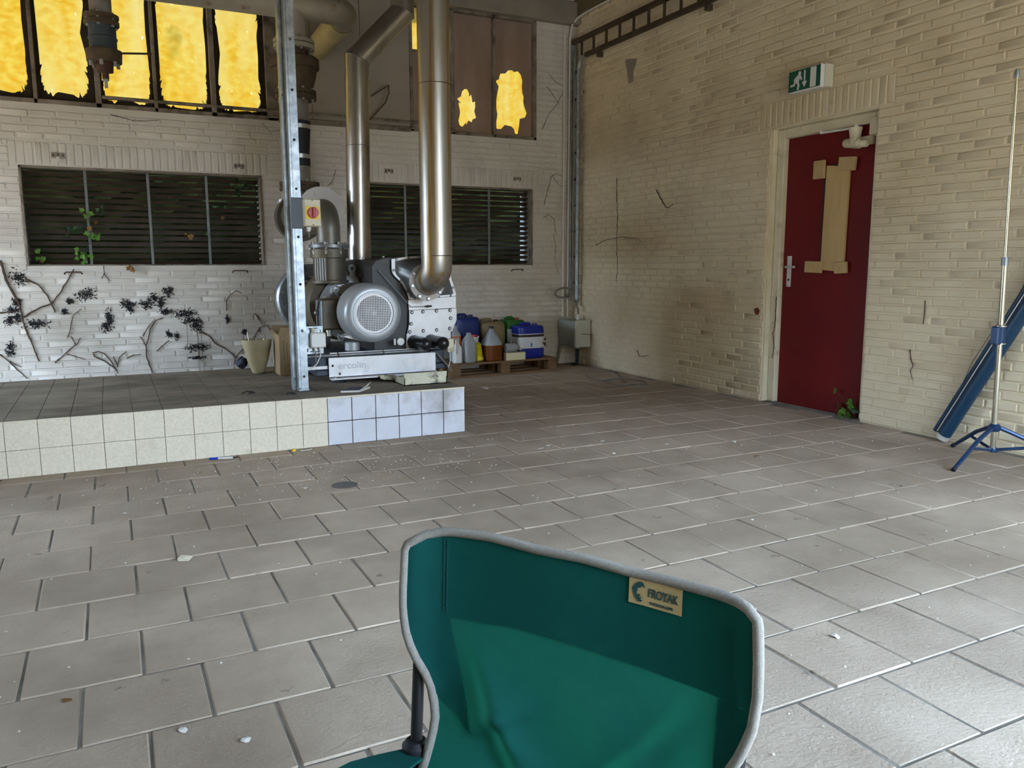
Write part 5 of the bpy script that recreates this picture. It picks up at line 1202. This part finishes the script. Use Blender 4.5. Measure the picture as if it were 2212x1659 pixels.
PLANTS = [((0,1,2,21), .009, 'thick bare ivy vine forking below the far end of the vent'), ((3,4), .005, 'short ivy runner slanting down to the plinth at the far end'), ((5,6,7,8), .005, 'zigzag dry ivy runner left of the looped one'),
 ((9,10,11,12), .0055, 'dry ivy runner curling back in a loop above the plinth'), ((13,14,15), .0055, 'upright forked ivy runner in the middle of the white wall'), ((16,17,18), .0055, 'long ivy runner making a wide V beside the cut jug'),
 ((19,), .004, 'hooked ivy twig between the vent and the cut jug'), ((20,), .004, 'short slanting ivy twig under the black tufts'), ((22,23), .0035, 'small forked twig hanging from the vent sill'), ((24,25,26), .0025, 'fine vertical black root threads under the largest tufts')]
def plant(name, label, S, mp, r0, group=None, barbs=True):
    b0 = Vector(mp(*S[0][0])); t = thing(name, label, 'ivy', b0, group)
    for k, s_ in enumerate(S): stem(s_, mp, r0*(1 if k == 0 else .75), t, barbs)
for ids, r0, lb3 in PLANTS: plant('dead_ivy', lb3, [STEMS[i] for i in ids], mpb, r0, None, ids[0] != 24)
mpr = lambda a, z: (X-.005, a, z)
for s_, lb2 in (([(6.322,1.807),(6.24,1.707),(6.173,1.639),(6.131,1.632),(6.064,1.657)], 'hooked black ivy tendril half way along the right wall'), ([(6.989,1.977),(6.993,1.816),(6.969,1.583),(6.979,1.35),(6.956,1.115),(6.967,.916)], 'long vertical ivy thread on the right wall near the corner'),
                 ([(7.385,1.312),(7.161,1.365),(6.905,1.385),(6.622,1.363),(6.527,1.32)], 'arched ivy thread crossing the right wall near the corner'), ([(3.434,.871),(3.432,.805),(3.436,.721)], 'short straight dark tendril on the wall between door and tripod'),
                 ([(3.52,.548),(3.508,.488),(3.484,.444),(3.505,.411),(3.484,.352)], 'knotted dark tendril low on the wall between door and tripod'), ([(6.584,.258),(6.543,.197),(6.388,.222)], 'small hooked tendril low on the right wall above the coiled wire'),
                 ([(4.80,.85),(4.80,.62),(4.82,.55),(4.80,.45),(4.815,.35)], 'dark tendril running down the cream door reveal')):
    xo = X-.005 if 'reveal' not in lb2 else X+.066
    plant('dead_ivy', lb2, [s_], lambda a, z: (xo, a, z), .005 if 'hooked black' in lb2 else .0035)
for S, lb2 in (([[(4.30,1.75),(4.36,1.95),(4.40,2.08),(4.46,2.00),(4.52,1.96)],[(4.38,2.05),(4.46,2.10),(4.55,2.06)]], 'arched dead ivy thread beside the corner at vent height'),
    ([[(4.30,1.62),(4.36,1.66),(4.43,1.60),(4.46,1.42)],[(4.42,1.45),(4.45,1.30),(4.44,1.15),(4.50,1.0)]], 'dead ivy thread trailing down beside the corner conduit'),
    ([[(4.28,2.55),(4.36,2.72),(4.44,2.80),(4.55,2.98)]], 'long slanting ivy thread beside the brown filmed window'), ([[(4.33,3.0),(4.40,2.92),(4.47,2.85)]], 'short ivy thread at the upper edge of the corner brickwork'), ([[(4.36,3.12),(4.45,3.05),(4.53,3.02)]], 'faint ivy thread high beside the brown filmed window'),
    ([[(3.10,.98),(3.16,.97),(3.17,.88),(3.18,.80)],[(2.92,.95),(3.05,.955),(3.22,.945)]], 'dark ivy thread on the wall above the pallet cans'), ([[(1.6,2.35),(1.68,2.42),(1.80,2.36)],[(1.35,2.40),(1.42,2.33),(1.52,2.35)]], 'wispy ivy thread under the window sill behind the valve column'),
    ([[(1.93,1.86),(1.98,1.90),(2.02,2.02)]], 'curled ivy thread between the valve column and the steel duct'), ([[(.10,2.38),(.30,2.34),(.48,2.36)]], 'sagging ivy thread under the amber window sill')):
    plant('dead_ivy', lb2, S, mpb, .003)
CL = [(-.671,1.016,.045,.058),(-.739,.748,.036,.023),(-.76,.666,.036,.032),(-.703,.688,.015,.039),(-.569,.629,.084,.028),(-.699,.806,.026,.032),(-.192,.866,.062,.044),(-.314,.814,.018,.018),(-.021,.653,.026,.065),(-.053,.586,.032,.032),(.133,.779,.041,.034),(.147,.729,.021,.026),(.281,.776,.054,.034),(.462,.879,.031,.039),(.397,.785,.028,.041),(.433,.702,.046,.021),(.342,.831,.032,.026),(.592,.678,.077,.036),(.654,.612,.075,.021),(.688,.565,.046,.044),(.683,.37,.085,.028),(.665,.273,.052,.01),(.45,.497,.023,.023),(.514,.482,.015,.023),(-.775,.429,.028,.052),(-.363,.725,.018,.015),(.956,.621,.01,.032),(1.101,.497,.015,.018)]
for (x, z, a_, b_) in CL:
    m = MB()
    for k in range(int(40+a_*b_*24000)):
        r_ = 1.25*ri.random()**.75*(1+.35*math.sin(3*k)); an = ri.uniform(0, 6.28); p = Vector((x+a_*r_*math.cos(an), Y-.004-ri.random()*.006, z+b_*r_*math.sin(an)))
        t2 = ri.uniform(0, 6.28); l2 = ri.uniform(.006, .024); d_ = Vector((math.cos(t2), ri.uniform(-.2,.0), math.sin(t2)))*l2; s2 = Vector((-d_.z, 0, d_.x)).normalized()*ri.uniform(.002,.006)
        m.add([p-d_, p+s2, p+d_, p-s2, p+Vector((0,-.0015,0))], [(0,1,4),(1,2,4),(2,3,4),(3,0,4),(3,2,1,0)])
    kd = 'tiny' if a_*b_ < .0006 else ('upright' if b_ > a_*1.15 else ('long flat' if a_ > b_*2 else 'rounded'))
    m.thing('ivy_root_tuft', 'soot', kd+' black tuft of dried ivy roots stuck to the white back wall', 'ivy tuft', kd+' black ivy tufts on the back wall', smooth=0)

# ================================================================== LIVING IVY
def leaf_mesh(nm, mt):
    out = [(0,0),(.25,-.10),(.52,.02),(.38,.22),(.62,.45),(.30,.50),(.0,1.0),(-.30,.50),(-.62,.45),(-.38,.22),(-.52,.02),(-.25,-.10)]
    V = [(x, -abs(x)*.25+.06*y, y) for x, y in out]+[(0,.0,.35)]+[(x, -abs(x)*.25+.06*y+.02, y) for x, y in out]; n_ = len(out); F = []
    for i in range(n_): j = (i+1)%n_; F += [(i, j, n_), (n_+1+i, n_, n_+1+j)]
    m = MB(); m.add(V, F); me = m.mesh(nm, smooth=0); me.materials.append(MATS[mt]); return me
LM = {k: leaf_mesh('leaf', k) for k in ('leaf_green', 'leaf_dark', 'leaf_brown')}
def ivy(name, label, base, stems, leaves, group=None, face=(0,-1)):
    t = thing(name, label, 'ivy', base, group)
    for s_ in stems: m = MB(); m.tube(s_, .0022, 6); m.build('stem', 'leaf_dark', t)
    rz0 = math.atan2(face[1], face[0])+pi/2
    for (p, sz, mt) in leaves:
        o = bpy.data.objects.new('leaf', LM[mt]); COL.objects.link(o); o.parent = t; o.location = Vector(p)-OFF[t.name]
        o.rotation_euler = (ri.uniform(-.5,.5), ri.uniform(0,6.28), rz0+ri.uniform(-.7,.7)); o.scale = (sz, sz, sz)
xv = X+.05
ivy('ivy_sprig', 'small green ivy sprig growing at the foot of the red door', (xv, 4.03, 0), [[(xv+.03,3.97,.0),(xv,4.02,.05),(xv-.01,4.07,.13),(xv,4.145,.19)],[(xv+.03,3.97,0),(xv,4.06,.06),(xv-.01,4.125,.07)],[(xv+.03,3.97,0),(xv-.01,4.0,.08),(xv,3.99,.14)],[(xv+.03,3.97,0),(xv-.02,4.05,.02)]],
    [((xv,4.145,.175),0.046,'leaf_green'),((xv,4.02,.10),0.065,'leaf_green'),((xv-.01,3.99,.12),0.058,'leaf_green'),((xv,4.12,.06),0.065,'leaf_green'),((xv-.02,4.05,.01),0.065,'leaf_green'),((xv,4.09,.05),0.055,'leaf_green'),((xv,3.985,.07),0.055,'leaf_dark'),((xv-.01,4.0,.03),0.051,'leaf_green'),((xv-.02,4.07,.018),0.049,'leaf_green')], face=(-1,0))
def cluster(c, n_, sp, sz, mt, y=None):
    return [((c[0]+ri.gauss(0,sp), (y or Y+.03)+ri.uniform(-.01,.03), c[1]+ri.gauss(0,sp)), sz*ri.uniform(.7,1.2), mt) for _ in range(n_)]
yy_ = Y+.035
ivy('ivy_trail', 'green ivy climbing through the vent slats near its first bar', (-.10, yy_, 1.12), [[(-.18,yy_,1.12),(-.16,yy_,1.25),(-.10,yy_,1.36),(-.12,yy_,1.5),(-.15,yy_,1.6)],[(-.10,yy_,1.36),(-.25,yy_,1.42)],[(-.12,yy_,1.5),(.0,yy_,1.55)]],
    cluster((-.25,1.40), 10, .035, .045, 'leaf_dark')+cluster((-.14,1.55), 6, .03, .038, 'leaf_green')+cluster((-.08,1.36), 8, .03, .042, 'leaf_green')+cluster((-.19,1.20), 11, .035, .045, 'leaf_green')+cluster((-.02,1.58), 4, .03, .03, 'leaf_dark')+[((-.125,yy_-.03,1.44),.045,'leaf_brown'),((-.07,yy_-.03,1.49),.035,'leaf_brown')])
ivy('ivy_trail', 'ivy leaves hanging at the top of the vent near the post', (1.15, yy_, 1.7), [[(1.18,yy_,1.92),(1.10,yy_,1.82),(1.05,yy_,1.72),(1.0,yy_,1.62)]],
    cluster((1.17,1.86), 9, .03, .04, 'leaf_dark')+cluster((1.12,1.76), 8, .04, .035, 'leaf_dark')+cluster((.95,1.68), 6, .03, .032, 'leaf_dark')+[((.97,yy_,1.53),.035,'leaf_brown')])
ivy('ivy_trail', 'yellowed ivy leaves on a thin runner mid vent', (.75, yy_, 1.38), [[(.60,yy_,1.40),(.72,yy_,1.41),(.82,yy_,1.39)]], [((.70,yy_-.02,1.36),.055,'leaf_brown'),((.83,yy_-.02,1.40),.03,'leaf_green'),((.64,yy_-.02,1.40),.03,'leaf_brown')])
ivy('ivy_sprig', 'few ivy leaves in the lower far corner of the vent', (-.49, yy_, 1.13), [[(-.52,yy_,1.115),(-.50,yy_,1.2)]], cluster((-.50,1.19), 4, .02, .045, 'leaf_green')+cluster((-.48,1.14), 4, .03, .04, 'leaf_brown'))
ivy('dry_leaf', 'brown dry leaf caught on the sill of the vent', (.17, Y-.03, 1.09), [[(.17,Y-.01,1.13),(.17,Y-.03,1.10)]], [((.165,Y-.03,1.075),.06,'leaf_brown'),((.20,Y-.03,1.08),.045,'leaf_brown')])
# ================================================================== DEBRIS ON THE FLOOR
m = MB(); t = thing('pen', 'blue and white ballpoint pen lying at the foot of the cream tiles', 'pen', (.52, 4.79, 0))
a_, b_ = Vector((.445, 4.80, .0075)), Vector((.60, 4.765, .0075))
m.tube([a_.lerp(b_,.28), a_.lerp(b_,.82)], .0062, 12); m.build('barrel', 'white_plastic', t)
m = MB(); m.tube([a_, a_.lerp(b_,.30)], .0072, 12); m.build('cap', 'pen_blue', t)
m = MB(); m.tube([a_.lerp(b_,.82), b_], [.006,.002], 12); m.build('tip', 'debris_dark', t)
m = MB(); m.lathe([(0,0),(.012,0),(.011,.014),(0,.016)], (.925, 4.80, 0), n=12); m.thing('yellow_bead', 'yellow_plate', 'tiny yellow plastic bead against the foot of the cream tiles', 'cap')
m = MB(); m.tube([(.96,4.78,.004),(1.0,4.77,.006),(1.03,4.79,.004)], .003, 6); m.thing('white_wire', 'wire_white', 'short white wire scrap beside the tiny yellow bead', 'wire')
rd = random.Random(31)
def flake(c, s_, seed, mt='paper_scrap'):
    r_ = random.Random(seed); n_ = 7; pts = [(c[0]+s_*r_.uniform(.5,1)*math.cos(2*pi*k/n_), c[1]+s_*r_.uniform(.5,1)*math.sin(2*pi*k/n_)) for k in range(n_)]; hh = [r_.uniform(.0,.4)*s_ for _ in pts]
    m = MB(); V = [(p[0], p[1], h_+.0005) for p, h_ in zip(pts, hh)]+[(c[0], c[1], .25*s_)]+[(p[0], p[1], h_+.002) for p, h_ in zip(pts, hh)]+[(c[0], c[1], .25*s_+.003)]
    F = []
    for i in range(n_): j = (i+1)%n_; F += [(j, i, n_), (n_+1+i, n_+1+j, 2*n_+1), (i, j, n_+1+j, n_+1+i)]
    m.add(V, F); return m
def fl_thing(c, s_, seed, label, cat, mt='paper_scrap', nm='paint_flake', group=None):
    f_ = flake(c, s_, seed); zm = min(p.z for p in f_.v); f_.v = [p-Vector((0,0,zm)) for p in f_.v]; return f_.thing(nm, mt, label, cat, group, smooth=0)
fl_thing((1.876,1.587), .020, 1, 'curled white scrap on the paving beside the camp chair', 'scrap')
fl_thing((.182,3.164), .032, 2, 'pale yellow-green leaf lying alone on the paving before the plinth', 'leaf', 'cream_plastic', 'dry_leaf')
fl_thing((-.172,2.228), .018, 3, 'small orange-brown leaf scrap on the paving', 'leaf', 'leaf_brown', 'dry_leaf')
fl_thing((2.979,6.487), .045, 4, 'crumpled white scrap on the floor before the pallet', 'scrap')
fl_thing((3.297,3.415), .026, 5, 'tan crumpled scrap on the floor before the red door', 'scrap', 'card')
for (p, s_) in (((2.724,4.168),.022),((2.282,4.166),.024),((.811,3.95),.012),((.084,1.948),.013),((.213,1.84),.014),((3.033,3.919),.014),((2.602,3.865),.018),((3.448,3.778),.022),((-.009,3.904),.013),((2.45,4.05),.012),((2.36,4.22),.018),((1.35,4.60),.014),((1.02,4.70),.016),((1.62,2.30),.008),((2.45,2.55),.010),((2.1,4.55),.012),((3.05,2.75),.009),((1.45,3.3),.010)):
    fl_thing(p, s_, rd.randrange(999), 'white paint flake lying on the paving', 'paint flake', group='white paint flakes on the paving')
m = MB()
for k in range(420):
    c_ = (rd.uniform(-.4, 4.4), rd.uniform(1.2, 5.6)) if k > 230 else (rd.gauss(1.0,.6), rd.gauss(4.35,.28))
    if c_[1] > 4.83 and c_[0] < 2.09: continue
    f_ = flake(c_, rd.uniform(.002, .006), k); m.add(f_.v, f_.f)
o = m.build('plaster_crumbs', 'paper_scrap', None, 0); o['kind'] = 'stuff'; tag(o, 'fine white plaster crumbs scattered over the paving', 'crumbs')
m = MB(); 
pts = [(4.62,6.93,.02),(4.52,6.65,.006),(4.42,6.45,.006),(4.30,6.20,.006),(4.25,6.05,.006),(4.36,5.98,.006),(4.5,6.2,.007),(4.42,6.42,.012),(4.20,6.42,.006),(4.12,6.25,.006),(4.16,6.10,.008),(4.33,6.04,.014),(4.37,5.95,.006)]
Q = []
for i in range(len(pts)-1):
    p0, p1, p2, p3 = [Vector(pts[max(0, min(len(pts)-1, i+k))]) for k in (-1,0,1,2)]
    for k in range(6):
        u = k/6; Q.append(.5*((2*p1)+(p2-p0)*u+(2*p0-5*p1+4*p2-p3)*u*u+(3*p1-p0-3*p2+p3)*u*u*u))
m.tube(Q, .0055, 8); m.tube([(4.23,6.80,.006),(4.15,6.62,.006),(4.17,6.45,.006),(4.27,6.30,.013)], .0055, 8); m.thing('wire_coil', 'cable_grey', 'loose coil of grey wire on the floor by the right wall', 'wire')

m = MB(); m.lathe([(0,0),(.062,0),(.062,.0012),(0,.0012)], (1.003, 3.919, .0016), n=40); m.v = [Vector((1.003+(p.x-1.003)*1.05, p.y, p.z)) for p in m.v]
m.thing('round_cover', 'concrete_dark', 'dark round cap set flush in the paving before the white tiles', 'floor cap')
